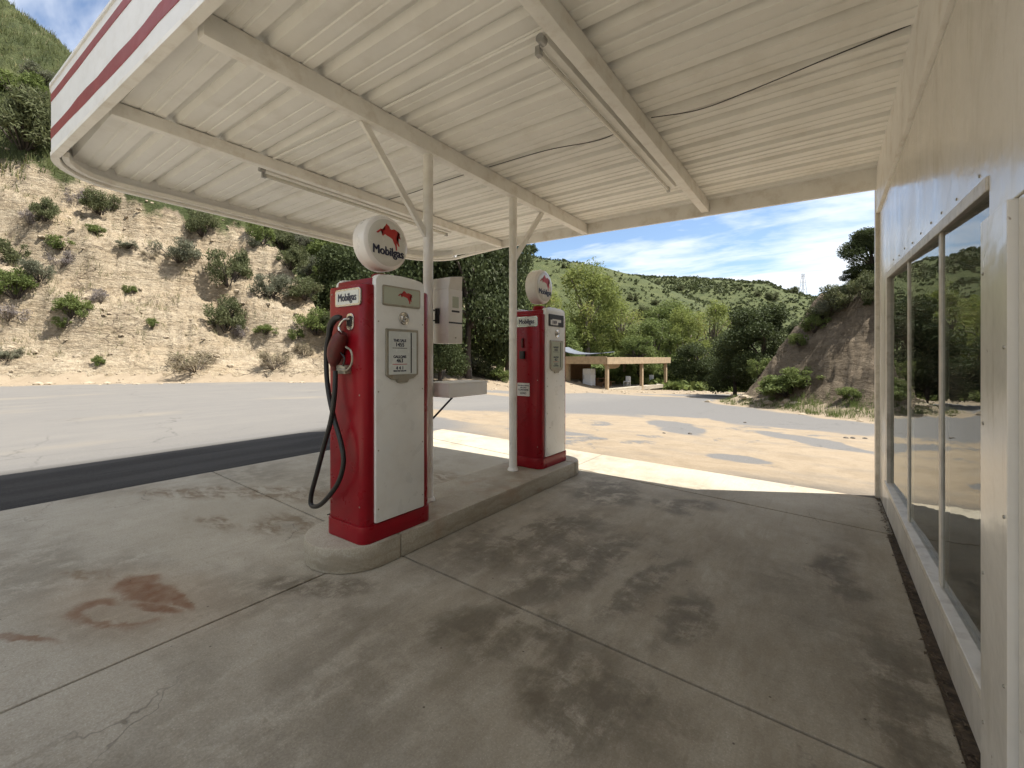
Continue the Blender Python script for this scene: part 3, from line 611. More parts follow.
# concrete apron, slab by slab
apron = bpy.data.objects.new('concrete_apron', None); COL.objects.link(apron); struct(apron, 'stained concrete apron of cast slabs under the canopy')
jA = lambda x: 2.11 - 0.047*(x+2.4)
jB = lambda x: 4.715 - 0.139*x
jC = lambda x: 5.80 - 0.088*x
def slab(pts, g=0.007):
    c = Vector((sum(p[0] for p in pts)/4, sum(p[1] for p in pts)/4, 0))
    q = [(p[0] - math.copysign(g, p[0]-c.x), p[1] - math.copysign(g, p[1]-c.y)) for p in pts]
    hexa('slab', [(x, y, -0.11) for x, y in q], [(x, y, 0.0) for x, y in q], 'concrete', apron, 0.006)
XW0 = 0.43
xl, xm, xr = -6.25, -2.69, 0.402
slab([(xl, -7), (xm, -7), (xm, jA(xm)), (xl, jA(xl))]); slab([(xm, -7), (xr, -7), (xr, jA(xr)), (xm, jA(xm))])
slab([(xl, jA(xl)), (xm, jA(xm)), (xm, jB(xm)), (xl, jB(xl))]); slab([(xm, jA(xm)), (xr, jA(xr)), (xr, jB(xr)), (xm, jB(xm))])
slab([(xl, jB(xl)), (xm, jB(xm)), (xm, jC(xm)), (xl, jC(xl))]); slab([(xm, jB(xm)), (xr+.04, jB(xr)), (xr+.04, jC(xr)), (xm, jC(xm))])
box('joint_filler', (xl+.02, -7, -0.10), (xr-.01, 5.7, -0.014), 'debris', apron)

box('joint_filler', (xr-.008, -3, -0.10), (XW0+.06, 5.8, -0.012), 'debris', apron)

# ------------------------------------------------------------------ pump island
ISL = 0.17
isl = thing('pump_island', 'raised concrete pump island with rounded ends under the canopy', 'pump island', (-2.84, 3.3, 0))
ix0, ix1, iy0, iy1 = -3.15, -2.46, 1.61, 5.04
def stadium_end(yc, sgn, ry, n=10):
    r = (ix1-ix0)/2; cx = (ix0+ix1)/2
    return [(cx + r*math.cos(R(180*k/n)) , yc + sgn*ry*math.sin(R(180*k/n))) for k in range(n+1)]
ya, yb = 2.085, 4.74
e1 = stadium_end(iy0+0.33, -1, 0.33); e2 = stadium_end(iy1-0.26, 1, 0.26)
prism('kerb_section', [(ix1, ya-.004)] + e1 + [(ix0, ya-.004)], 'z', 0.001, ISL, 'kerb', isl, 0.018, True)
box('kerb_section', (ix0, ya+.004, 0.001), (ix1, yb-.004, ISL-.002), 'kerb', isl, 0.018)
prism('kerb_section', [(ix1, yb+.004)] + e2 + [(ix0, yb+.004)], 'z', 0.001, ISL, 'kerb', isl, 0.018, True)

# ------------------------------------------------------------------ canopy
can = thing('station_canopy', 'cream corrugated metal canopy on round posts with red striped fascia', 'canopy', (-2.85, 3.3, ISL))
def arc(cx, cy, r, a0, a1, n=8, ry=None):
    return [(cx + r*math.cos(R(a0+(a1-a0)*k/n)), cy + (ry or r)*math.sin(R(a0+(a1-a0)*k/n))) for k in range(n+1)]
YF = lambda x: 0.79 + 0.035*(x+5.4)
outline = [(0.40, YF(0.40)), (-2.0, YF(-2.0)), (-4.0, YF(-4.0)), (-5.2, YF(-5.2))] + arc(-5.45, 1.40, 0.69, 263, 180, 9, 0.62)[0:] + [(-6.14, 3.2)] + arc(-5.42, 5.13, 0.72, 180, 90, 9)
def offset_path(path, dd):
    out = []
    for i, p in enumerate(path):
        a = Vector(path[max(i-1, 0)]); b = Vector(path[min(i+1, len(path)-1)]); t = (b-a).normalized(); nn = Vector((t.y, -t.x))
        out.append((p[0]+nn.x*dd, p[1]+nn.y*dd))
    return out
def band(name, path, d0, d1, z0, z1, mat, parent, bevel=0.0, smooth=False, zf=None):
    """a strip that follows the outline, from offset d0 to d1 (positive = inwards)"""
    a = offset_path(path, d0); b = offset_path(path, d1); vs = []; fs = []
    for i in range(len(path)):
        q0, q1 = (zf(i, z0, z1) if zf else (z0, z1))
        vs += [(a[i][0], a[i][1], q0), (b[i][0], b[i][1], q0), (b[i][0], b[i][1], q1), (a[i][0], a[i][1], q1)]
    for i in range(len(path)-1):
        for k in range(4): fs.append((4*i+k, 4*i+(k+1) % 4, 4*i+4+(k+1) % 4, 4*i+4+k))
    fs += [(0, 1, 2, 3), tuple(4*(len(path)-1)+k for k in (3, 2, 1, 0))]
    return pydata(name, vs, fs, mat, parent, smooth, bevel)
# which side is inwards: the interior lies at +offset when walking the outline this way
_t = offset_path(outline, 0.1)[1]; INW = 1 if _t[1] > outline[1][1] else -1
def inn(v): return INW*v
dense = []
for i in range(len(outline)-1):
    a, b = outline[i], outline[i+1]; L = math.hypot(a[0]-b[0], a[1]-b[1]); k = max(1, int(L/0.22))
    dense += [(a[0]+(b[0]-a[0])*j/k, a[1]+(b[1]-a[1])*j/k) for j in range(k)]
dense.append(outline[-1])
fas = band('fascia', outline, 0, inn(0.05), 3.225, 3.80, 'sign_white', can, 0, True)
rw = [fbm(np.array([i*0.55]), np.array([k*7.7]), 3)[0] for k in range(4) for i in range(len(dense))]
nD = len(dense)
band('stripe', dense, inn(-0.003), inn(0.01), 3.662, 3.730, 'stripe_red', fas, zf=lambda i, a, b: (a+0.018*rw[i], b+0.012*rw[nD+i]))
band('stripe', dense, inn(-0.003), inn(0.01), 3.335, 3.430, 'stripe_red', fas, zf=lambda i, a, b: (a+0.035*rw[2*nD+i], b+0.035*rw[3*nD+i]))
band('fascia_cap', outline, inn(-0.012), inn(0.07), 3.80, 3.82, 'sign_white', can)
lipp = outline + [(-5.0, 5.851), (-4.4, 5.852)]; nL = len(lipp)
band('lip_board', lipp, inn(-0.006), inn(0.052), 3.19, 3.222, 'beam_paint', can, 0, zf=lambda i, a, b: (a + (0.052 if i == nL-1 else 0.026 if i == nL-2 else 0), b + (0.052 if i == nL-1 else 0.026 if i == nL-2 else 0)))
band('inner_trim', [p for p in offset_path(outline, inn(0.064))][4:], 0, inn(0.05), 3.215, 3.262, 'beam_paint', can, 0.003)
# red lettering on the fascia runs on past the top of the view
for x0, w in ((-3.02, 0.16), (-2.62, 0.22), (-2.2, 0.2)):
    f = [(x0, YF(x0)-.004), (x0-w, YF(x0-w)-.004)]
    vs = [(f[0][0], f[0][1], 3.62), (f[1][0], f[1][1], 3.62), (f[1][0]+w*.55, (f[0][1]+f[1][1])/2, 3.485), (f[0][0]-w*.25, f[0][1], 3.50)]
    vs += [(v[0], v[1]+.006, v[2]) for v in vs]
    pydata('letter_stroke', vs, [(0,1,2,3),(7,6,5,4),(0,4,5,1),(1,5,6,2),(2,6,7,3),(3,7,4,0)], 'stripe_red', fas)
# roof sheets: trapezoid ribs 0.36 m apart with two small stiffeners between
DZ = 3.345
def xleft(y):
    if y < 1.40: t = max(-1, min(1, (y-1.40)/0.60)); return -5.45 - 0.67*math.sqrt(max(0, 1-t*t))
    if y > 5.13: t = min(1, (y-5.13)/0.72); return -5.42 - 0.70*math.sqrt(max(0, 1-t*t))
    return -6.12
PER = 0.36; Y0 = 1.31
def rib_profile(ya_, yb_):
    pts = []; k = math.floor((ya_-Y0)/PER) - 1
    while Y0 + k*PER < yb_ + PER:
        r0 = Y0 + k*PER
        for dy, dz in ((-0.058, 0), (-0.036, 0.055), (0.012, 0.055), (0.034, 0), (0.128, 0), (0.134, 0.007), (0.146, 0.007), (0.152, 0), (0.214, 0), (0.220, 0.007), (0.232, 0.007), (0.238, 0)):
            pts.append((r0+dy, DZ+dz))
        k += 1
    pts = [p for p in pts if ya_ < p[0] < yb_]
    return [(ya_, DZ)] + pts + [(yb_, DZ)]
cuts = [0.83] + [Y0 + PER*(0.5+3*k)-.06 for k in range(0, 4)] + [5.86]
cuts = sorted(c for c in cuts if 0.83 <= c <= 5.86)
for i in range(len(cuts)-1):
    pf = rib_profile(cuts[i], min(5.86, cuts[i+1]+0.03)); vs = []; fs = []
    dz = 0.0; lap = cuts[i+1]
    xsn = [0, 0.25, 0.5, 0.75, 1]
    rj = random.Random(i)
    sag = [0.004*math.sin(7*q_) for q_ in xsn]
    for (y, z) in pf:
        x0 = xleft(y)
        for q, s_ in zip(xsn, sag): xx_ = x0 + (0.44-x0)*q; vs.append((xx_, max(y, YF(xx_)+.03), z+dz+s_+(0.003 if y > lap else 0)))
    for a in range(len(pf)-1):
        for b in range(4): fs.append((a*5+b, a*5+b+1, (a+1)*5+b+1, (a+1)*5+b))
    pydata('roof_sheet', vs, fs, 'paint', can)
def beam(x, w, y0, y1, z0, z1):
    box('beam', (x-w/2, y0, z0), (x+w/2, y1, z1), 'beam_paint', can, 0.006)
beam(-2.83, 0.088, YF(-2.83)+.1, 5.75, 3.20, DZ-.006)
beam(-1.21, 0.088, YF(-1.21)+.1, 5.75, 3.20, DZ-.006)
beam(-4.36, 0.075, YF(-4.36)+.1, 5.75, 3.235, DZ-.006)
# back board, deeper at the wall end
hexa('back_board', [(-5.42, 5.755, 3.250), (0.42, 5.755, 3.128), (0.42, 5.795, 3.128), (-5.42, 5.795, 3.250)],
     [(-5.42, 5.755, 3.362), (0.42, 5.755, 3.362), (0.42, 5.795, 3.362), (-5.42, 5.795, 3.362)], 'beam_paint', can, 0.004)
for y0, nm in ((2.715, 1), (4.00, 2)):
    po = tube('post', [(-2.85, y0, ISL), (-2.85, y0, 3.2)], 0.044, 'post_paint', can, 20)
    lathe('post_collar', [(0, 0.062), (0.012, 0.060), (0.03, 0.050)], (-2.85, y0, ISL), (0, 0, 1), 'post_paint', po, 20)
def brace(ya_, za, yb_, zb):
    a = Vector((-2.85, ya_, za)); b = Vector((-2.85, yb_, zb)); t = (b-a).normalized(); n = Vector((0, -t.z, t.y))
    q = [a + n*.028, a - n*.028, b - n*.028, b + n*.028]
    hexa('brace', [p + Vector((-.016, 0, 0)) for p in q], [p + Vector((.016, 0, 0)) for p in q], 'post_paint', can, 0.004)
brace(2.04, 3.215, 2.69, 2.49); brace(4.62, 3.215, 4.03, 2.53)

# fluorescent strip lights and wiring under the deck
def strip_light(x, y0, y1, z, label, side):
    t = thing('strip_light', label, 'light', (x, y0, z), 'strip lights under the canopy')
    box('channel', (x-.028, y0, z+.012), (x+.028, y1, z+.075), 'paint', t, 0.004)
    tube('lamp_tube', [(x+side*.045, y0+.03, z), (x+side*.045, y1-.03, z)], 0.018, 'tube_glass', t, 14)
    for y in (y0, y1-.04): box('lamp_holder', (x+side*.045-.016, y-.004, z-.026), (x+side*.045+.016, y+.035, z+.03), 'galv', t, 0.004)
    tube('end_fitting', [(x, y0-.05, z+.03), (x, y0+.002, z+.03)], 0.026, 'galv', t, 12)
    for k in range(3):
        y = y0 + (y1-y0)*(0.15+0.35*k)
        box('bracket', (x-.012, y-.015, z+.07), (x+.012, y+.015, DZ+.0), 'beam_paint', t)
strip_light(-1.345, 2.20, 4.86, 3.235, 'fluorescent strip light beside the beam nearest the wall', -1)
strip_light(-4.45, 2.08, 4.66, 3.215, 'fluorescent strip light beside the thin beam at the road side of canopy', -1)
def cable(name, pts, label, r=0.0038):
    tag(tube(name, spline(pts, 8), r, 'black', None, 6), label, 'cable')
cable('cable', [(0.40, 3.46, DZ+.03), (0.0, 3.47, DZ-.005), (-0.45, 3.52, DZ-.03), (-0.8, 3.56, DZ-.03), (-1.14, 3.50, DZ-.008)], 'dark wire sagging below the roof sheets between wall and nearest beam')
cable('cable', [(-1.28, 3.50, DZ-.008), (-1.6, 3.55, DZ-.03), (-2.1, 3.48, DZ-.012), (-2.76, 3.46, DZ-.006)], 'dark wire under the roof sheets between the two thick beams')
cable('cable', [(-2.90, 3.45, DZ-.008), (-3.4, 3.43, DZ-.02), (-3.9, 3.47, DZ-.012), (-4.31, 3.46, DZ-.006)], 'dark wire under the roof sheets beyond the pump posts')
tag(tube('conduit', [(-1.17, 2.20, DZ-.012), (-2.76, 2.17, DZ-.012)], 0.011, 'paint', None, 10), 'thin painted conduit on the roof sheets between the two thick beams', 'conduit')
tag(tube('conduit', [(-2.90, 2.16, DZ-.012), (-4.31, 2.10, DZ-.012)], 0.011, 'paint', None, 10), 'thin painted conduit leading to the road side strip light', 'conduit')

# ------------------------------------------------------------------ station building on the right
XW = 0.43
bld = thing('station_building', 'cream painted station wall with large framed windows', 'building', (XW, 3.0, 0))
# wall boards
hexa('wall_panel', [(XW, 2.06, 2.0), (XW+.09, 2.06, 2.03), (XW+.09, 5.06, 2.17), (XW, 5.06, 2.16)], [(XW, 2.06, 2.885), (XW+.09, 2.06, 2.885), (XW+.09, 5.06, 2.885), (XW, 5.06, 2.885)], 'wall', bld, 0.004)
box('wall_panel', (XW+.002, 5.065, 0.02), (XW+.09, 5.78, 2.885), 'wall', bld, 0.004)
box('wall_panel', (XW-.004, 0.9, 1.865), (XW+.09, 2.055, 2.885), 'wall', bld, 0.004)
box('wall_panel', (XW-.002, -3.0, 0.02), (XW+.09, 0.895, 2.885), 'wall', bld, 0.004)
box('wall_panel', (XW-.002, 0.9, 0.02), (XW+.09, 1.795, 1.862), 'wall', bld, 0.004)
box('pilaster_board', (XW-.022, 1.80, 0.02), (XW+.09, 2.062, 1.862), 'wall', bld, 0.003)
box('head_trim', (XW-.024, -3.0, 2.888), (XW+.09, 5.79, 3.40), 'beam_paint', bld, 0.008)
box('corner_post', (XW-.03, 5.79, 0.0), (XW+.10, 5.90, 3.40), 'frame', bld, 0.008)
# base board, sill, window head
hexa('base_board', [(XW+.012, 2.06, 0.02), (XW+.09, 2.06, 0.02), (XW+.09, 5.06, 0.02), (XW+.004, 5.06, 0.02)], [(XW+.006, 2.06, 0.30), (XW+.09, 2.06, 0.30), (XW+.09, 5.06, 0.302), (XW, 5.06, 0.302)], 'wall', bld, 0.004)
win = bpy.data.objects.new('window', None); COL.objects.link(win); win.parent = bld; win.location = (0, 0, 0.3)
GX = lambda y: XW + 0.012
hexa('sill', [(XW-.022, 2.063, 0.300), (XW+.20, 2.063, 0.312), (XW+.10, 5.05, 0.305), (XW-.022, 5.05, 0.305)], [(XW-.022, 2.063, 0.335), (XW+.20, 2.063, 0.375), (XW+.10, 5.05, 0.365), (XW-.022, 5.05, 0.345)], 'frame', win, 0.004)
hexa('window_head', [(XW-.010, 2.063, 1.962), (XW+.12, 2.063, 2.02), (XW+.12, 5.07, 2.162), (XW-.010, 5.07, 2.112)], [(XW-.010, 2.063, 2.012), (XW+.12, 2.063, 2.04), (XW+.12, 5.07, 2.18), (XW-.010, 5.07, 2.166)], 'frame', win, 0.005)
def mull(px, w):
    y = 3.5
    for _ in range(30): y = atx(px, 358, GX(y) - .012).y
    x = GX(y); box('mullion', (x-.008, y-w/2, 0.345), (x+.075, y+w/2, 1.985+0.05*(y-2.06)), 'frame', win, 0.004); return y
box('jamb', (XW-.012, 4.95, 0.28), (XW+.06, 5.06, 2.13), 'frame', win, 0.004)
ym1 = mull(907, 0.045); ym2 = mull(938.5, 0.05)
box('jamb', (XW+.01, 2.063, 0.34), (XW+.11, 2.10, 2.10), 'frame', win, 0.004)
for ya_, yb_ in ((2.102, ym2-.027), (ym2+.027, ym1-.027), (ym1+.027, 4.948)):
    xa, xb = GX(ya_) + 0.024*(yb_-ya_), GX(yb_)           # each old pane sits a little askew in its rebate
    hexa('pane', [(xa, ya_, 0.315), (xa+.005, ya_, 0.315), (xb+.005, yb_, 0.315), (xb, yb_, 0.315)], [(xa, ya_, 2.14), (xa+.005, ya_, 2.14), (xb+.005, yb_, 2.14), (xb, yb_, 2.14)], 'glass', win)
# shell behind the windows
box('interior_floor', (XW+.09, -3, -0.1), (4.8, 5.9, 0.06), 'int_wall', bld)
box('building_roof', (XW+.09, -3, 3.30), (4.9, 5.9, 3.46), 'beam_paint', bld)
box('far_wall', (XW+.10, 5.80, 0.06), (4.8, 5.9, 3.30), 'int_wall', bld)
box('side_wall', (4.7, -3, 0.06), (4.8, 5.80, 3.30), 'int_wall', bld)
box('rear_wall', (XW+.09, -3.0, 0.06), (4.7, -2.9, 3.30), 'int_wall', bld)
# nail heads along the window head and pilaster
for k in range(9):
    y = 2.2 + 0.3*k + random.uniform(-.05, .05); z = 2.03 + 0.0565*(y-2.06) + random.uniform(.0, .02)
    lathe('nail_head', [(0, 0.007), (0.003, 0.006), (0.004, 0.001)], (XW, y, z+.01), (-1, 0, 0), 'worn_metal', bld, 8)
for k in range(7):
    lathe('nail_head', [(0, 0.006), (0.003, 0.005), (0.004, 0.001)], (XW-.022, 1.825 if k % 2 else 2.03, 0.25 + 0.24*k), (-1, 0, 0), 'worn_metal', bld, 8)
# leaves and dirt caught along the foot of the wall
def litter():
    rr = random.Random(5); V, F = [], []
    for k in range(420):
        y = rr.uniform(1.6, 5.75); x = 0.405 + rr.random()**2*0.03 - (0.02 if rr.random() < .15 else 0); s_ = rr.uniform(.006, .018); a = rr.uniform(0, 6.28); z = rr.uniform(-.006, .014)
        dx, dy = math.cos(a)*s_, math.sin(a)*s_
        i = len(V); V += [(x-dx, y-dy, z), (x+dy*.45, y-dx*.45, z+.005), (x+dx, y+dy, z+.003), (x-dy*.45, y+dx*.45, z+.006)]; F += [(i, i+1, i+2), (i, i+2, i+3)]
    me = bpy.data.meshes.new('leaf_litter'); me.from_pydata(V, [], F); o = link('leaf_litter', me, 'debris'); o['kind'] = 'stuff'; tag(o, 'brown leaf litter in the gap along the wall foot', 'litter')
litter()

# ------------------------------------------------------------------ petrol pumps
PEG = [(-.99, .10), (-.90, .22), (-.66, .46), (-.50, .46), (-.40, .36), (-.34, .44), (-.28, .60), (-.36, .70), (-.26, .82), (-.20, .98), (-.10, .90), (.04, .80), (.10, .64), (.22, .60), (.44, .70),
       (.80, .56), (.70, .46), (.96, .38), (.80, .26), (1.0, .02), (.72, .06), (.60, -.04), (.66, -.20), (.82, -.36), (.90, -.58), (.80, -.62), (.68, -.42), (.60, -.34), (.66, -.56), (.68, -.98), (.58, -1.0),
       (.54, -.62), (.40, -.40), (.30, -.14), (.06, -.02), (-.14, .02), (-.30, .12), (-.40, .02), (-.46, -.08), (-.54, -.02), (-.44, .20), (-.50, .30), (-.62, .32), (-.86, .06)]
def pegasus(name, c, s, parent, x, sx=1.0):
    """winged horse on a face that looks along +X (screen right = +Y)"""
    poly = [(c[0] + p[0]*s*sx, c[1] + p[1]*s) for p in PEG]
    bm = bmesh.new(); off = parent_world(parent)
    vs = [bm.verts.new(Vector((x, p[0], p[1])) - off) for p in poly]
    f = bm.faces.new(vs); r = bmesh.ops.triangulate(bm, faces=[f])
    e = bmesh.ops.extrude_face_region(bm, geom=bm.faces[:]); bmesh.ops.translate(bm, verts=[v for v in e['geom'] if isinstance(v, bmesh.types.BMVert)], vec=(0.002, 0, 0))
    bmesh.ops.recalc_face_normals(bm, faces=bm.faces)
    me = bpy.data.meshes.new(name); bm.to_mesh(me); bm.free()
    return link(name, me, 'logo_red', parent)

def pump(cx, cy, label, v):
    """front faces +X; the side with the nozzle faces -Y"""
    p = thing('fuel_pump', label, 'fuel pump', (cx, cy, ISL), 'fuel pumps on the island')
    b = ISL; xf = cx + 0.245
    body = prism('body', rrect(cx-.205, cy-.235, cx+.205, cy+.235, .035), 'z', b, b+1.80, 'red', p, 0.016, True)
    for s in (-1, 1):
        y0, y1 = (cy-.305, cy-.20) if s < 0 else (cy+.20, cy+.305)
        prism('side_panel', rrect(cx-.215, y0, cx+.215, y1, .06, 6, (s > 0, s > 0, s < 0, s < 0)), 'z', b+.10, b+1.752, 'red', p, 0.02, True)
    prism('plinth', rrect(cx-.225, cy-.315, cx+.225, cy+.315, .07, 6), 'z', b, b+.118, 'red', p, 0.006, True)
    for s in (1, -1):
        xa, xb = (cx+.17, cx+.235) if s > 0 else (cx-.235, cx-.17)
        top = [(cy+.222, b+.125), (cy+.222, b+1.775)] + [(cy+.222-.05*(1-math.cos(R(90*k/6))), b+1.775+.05*math.sin(R(90*k/6))) for k in range(1, 7)]
        top += [(cy+.1, b+1.834), (cy, b+1.838), (cy-.1, b+1.834)]
        top += [(cy-.222+.05*(1-math.cos(R(90*k/6))), b+1.775+.05*math.sin(R(90*k/6))) for k in range(6, 0, -1)] + [(cy-.222, b+1.775), (cy-.222, b+.125)]
        d = prism('door_panel', top, 'x', xa, xb, 'pump_white', p, 0.016, True)
        if s > 0: door = d
    X = cx + .235
    # advert glass at the top of the door
    fr = prism('advert_frame', rrect(cy-.172, b+1.615, cy+.172, b+1.755, .014), 'x', X-.004, X+.008, 'worn_metal' if v == 1 else 'black', door, 0.003)
    prism('advert_glass', rrect(cy-.160, b+1.627, cy+.160, b+1.743, .008), 'x', X-.004, X+.0095, 'plate' if v == 1 else 'black', door)
    if v == 1: pegasus('winged_horse', (cy+.025, b+1.688), .046, door, X+.0095, 1.45)
    else:
        prism('price_card', rrect(cy-.14, b+1.632, cy+.03, b+1.69, .004), 'x', X+.0095, X+.0115, 'card', door)
        prism('price_card', rrect(cy-.10, b+1.665, cy+.10, b+1.70, .004), 'x', X+.0097, X+.0110, 'card', door)
        text('price_digits', '1009', .055, (X+.0125, cy-.055, b+1.66), (0, 1, 0), (0, 0, 1), 'logo_blue', door, .0005, .001)
    for sy_ in (-1, 1):
        for zz_ in (.22, .62, 1.02, 1.50): lathe('screw', [(0, .0065), (.002, .006), (.003, .001)], (X-.002, cy+sy_*.200, b+zz_), (1, 0, 0), 'worn_metal', door, 8)
    # round lock rosette
    lathe('lock_rosette', [(0, .047), (.008, .047), (.012, .040), (.010, .034), (.014, .028), (.018, .024), (.016, .014), (.024, .012), (.026, .004)], (X-.002, cy+.02, b+1.535), (1, 0, 0), 'chrome', door, 28)
    # computer window
    zt, zb = b+1.455, b+1.13
    wf = [(cy-.145, zt), (cy+.145, zt), (cy+.145, zb), (cy+.10, zb-.028), (cy+.06, zb-.034), (cy+.045, zb-.055), (cy-.045, zb-.055), (cy-.06, zb-.034), (cy-.10, zb-.028), (cy-.145, zb)]
    prism('meter_frame', wf, 'x', X-.004, X+.014, 'worn_metal', door, 0.004)
    wd = prism('meter_face', rrect(cy-.125, zb+.004, cy+.125, zt-.018, .006), 'x', X-.004, X+.0165, 'plate_pale' if v == 1 else 'plate', door)
    prism('meter_divider', rrect(cy+.070, zb+.01, cy+.078, zt-.022, .002), 'x', X+.0165, X+.019, 'black', door)
    XX = X + .0172
    for txt, z, sz in (('THIS SALE', zt-.082, .026), ('1455', zt-.112, .040), ('GALLONS', zb+.128, .026), ('463', zb+.100, .040), ('4 4 1', zb+.048, .034), ('PRICE PER GALLON', zb+.028, .013)):
        text('meter_print', txt, sz, (XX, cy-.03, z), (0, 1, 0), (0, 0, 1), 'logo_blue', door, .0004, .0011)
    prism('meter_line', rrect(cy-.095, zt-.137, cy+.035, zt-.133, .001), 'x', X+.0165, XX+.0004, 'black', door)
    prism('meter_line', rrect(cy-.095, zb+.074, cy+.035, zb+.078, .001), 'x', X+.0165, XX+.0004, 'logo_red', door)
    # brand plate on the side
    YS = cy - .305
    xs_ = cx + (.045 if v == 1 else .03)
    prism('side_plate_frame', rrect(xs_-.145, b+1.605, xs_+.145, b+1.725, .022), 'y', YS-.008, YS+.004, 'chrome', p, 0.003)
    sp = prism('side_plate', rrect(xs_-.130, b+1.618, xs_+.130, b+1.712, .014), 'y', YS-.0095, YS+.004, 'plate_pale', p)
    text('brand_name', 'Mobilgas', .074, (xs_, YS-.0105, b+1.663), (1, 0, 0), (0, 0, 1), 'logo_blue', p, .0006, .0026, .82)
    tube('seam_bead', [(cx-.216, cy-.30, b+.1195), (cx-.216, cy+.30, b+.1195)], .004, 'black', p, 6)
    for sx_ in (-.15, .17):
        for zz_ in (.25, 1.0, 1.70): lathe('screw', [(0, .006), (.002, .0055), (.003, .001)], (cx+sx_, YS+.001, b+zz_), (0, -1, 0), 'worn_metal', p, 8)
    # globe
    g0 = Vector((cx - .005, cy + .005, b + 1.838 + .262)); gr = .203
    lathe('globe_neck', [(-.03, .10), (0, .105), (.04, .075), (.075, .065)], (cx-.005, cy+.005, b+1.795), (0, 0, 1), 'red', p, 28)
    gl = lathe('globe', [(-.080, gr*.84), (-.076, gr*.90), (-.064, gr*.975), (-.044, gr), (.044, gr), (.064, gr*.975), (.076, gr*.90), (.080, gr*.84)], g0, (1, 0, 0), 'globe_white', p, 56)
    for s in (1, -1):
        lathe('globe_lens', [(.072, gr*.865), (.080, gr*.845), (.0835, gr*.81), (.085, gr*.6), (.0858, gr*.3), (.086, .002)], g0, (s, 0, 0), 'globe_face', gl, 56)
    pegasus('winged_horse', (g0.y + .005, g0.z + .048), .092, gl, g0.x + .0848, 1.22)
    text('brand_name', 'Mobilgas', .088, (g0.x + .0864, g0.y + .004, g0.z - .066), (0, 1, 0), (0, 0, 1), 'logo_blue', gl, .0012, .0032, .92)
    # edge beading of worn white paint on the door's far side
    return p, YS

pw = 'fuel_pump'
p1, YS1 = pump(-2.715, 2.105, 'nearer red and white fuel pump with black hose and round globe', 1)
p2, YS2 = pump(-2.815, 4.49, 'farther red and white fuel pump with no hose behind the second post', 2)

# nozzle, hook and hose of the near pump
YN = YS1 - .055
def ny(px, py, dy=0.0): return aty(px, py, YN + dy)
hk = thing('fuel_nozzle', 'dark red fuel nozzle with black hose hanging on the nearer pump', 'fuel nozzle', ny(345, 345))
hx = aty(351, 321, YS1)
prism('hook_plate', rrect(hx.x-.040, hx.z-.062, hx.x+.040, hx.z+.052, .03), 'y', YS1-.010, YS1+.003, 'chrome', p1, 0.003)
prism('hook_socket', rrect(hx.x-.020, hx.z-.040, hx.x+.020, hx.z+.034, .015), 'y', YS1-.014, YS1-.008, 'black', p1)
tube('spout', spline([(hx.x, YS1-.012, hx.z+.012), (hx.x-.022, YS1-.045, hx.z+.004), (hx.x-.055, YN, hx.z-.045), ny(342, 334)], 6), [.010]*18 + [.013], 'chrome', hk, 12)
nbp = spline([ny(342.5, 333), ny(339, 341), ny(335.5, 352), ny(334, 363), ny(334, 371)], 5); nn_ = len(nbp)
tube('nozzle_body', nbp, [.018 + .040*math.sin(math.pi*min(1, (i+2)/(nn_*.95)))**1.0*(1 if i < nn_*.72 else .75) for i in range(nn_)], 'noz_red', hk, 14)
tube('nozzle_boot', spline([ny(341, 317, -.01), ny(335, 319, -.01), ny(330.5, 326, -.01), ny(329, 336, -.01)], 5), [.012, .018, .021, .022, .023, .024, .024, .024, .024, .023, .023, .022, .022, .02, .02, .02], 'rubber', hk, 12)
tube('lever_guard', spline([ny(338, 369), ny(347, 370), ny(352, 362), ny(351, 351), ny(346, 347)], 6), .007, 'worn_metal', hk, 8)
tube('lever', spline([ny(340, 352), ny(344.5, 358), ny(343, 366)], 6), .006, 'black', hk, 8)
box('hook_bracket', (hx.x-.10, YS1-.05, hx.z-.36), (hx.x+.005, YS1+.003, hx.z-.30), 'worn_metal', p1, 0.006)
hose = [ny(329.5, 333, -.01), ny(326.5, 348, -.012), ny(326.5, 372, -.012), ny(329, 395, -.012), ny(334.5, 420, -.012), ny(341, 443, -.012), ny(343.5, 462, -.014), ny(339, 481, -.018), ny(329, 496, -.025), ny(319, 505.5, -.03), ny(311.5, 505, -.03), ny(311.5, 494, -.03), ny(317, 473, -.03), ny(324, 446, -.032), ny(331, 420, -.034), ny(334.5, 395, -.034), ny(335.5, 371, -.02)]
tube('hose', spline(hose, 7), .0165, 'rubber', hk, 12)

# lever and notice on the far pump's side
c0 = aty(523, 355, YS2)
box('lever_box', (c0.x-.032, YS2-.03, c0.z-.045), (c0.x+.032, YS2+.003, c0.z+.045), 'black', p2, 0.006)
box('lever_handle', (c0.x-.012, YS2-.022, c0.z+.085), (c0.x+.012, YS2+.003, c0.z+.19), 'noz_red', p2, 0.005)
c1_ = aty(523.5, 389.5, YS2)
prism('notice_card', rrect(c1_.x-.085, c1_.z-.075, c1_.x+.085, c1_.z+.075, .006), 'y', YS2-.004, YS2+.003, 'card', p2)
for tx, dz, sz in (('FOR USE AS A MOTOR', .045, .015), ('FUEL ONLY', .022, .017), ('CONTAINS', -.004, .028), ('LEAD', -.043, .034)):
    text('notice_print', tx, sz, (c1_.x, YS2-.0046, c1_.z+dz), (1, 0, 0), (0, 0, 1), 'logo_blue', p2, .0004, .001)

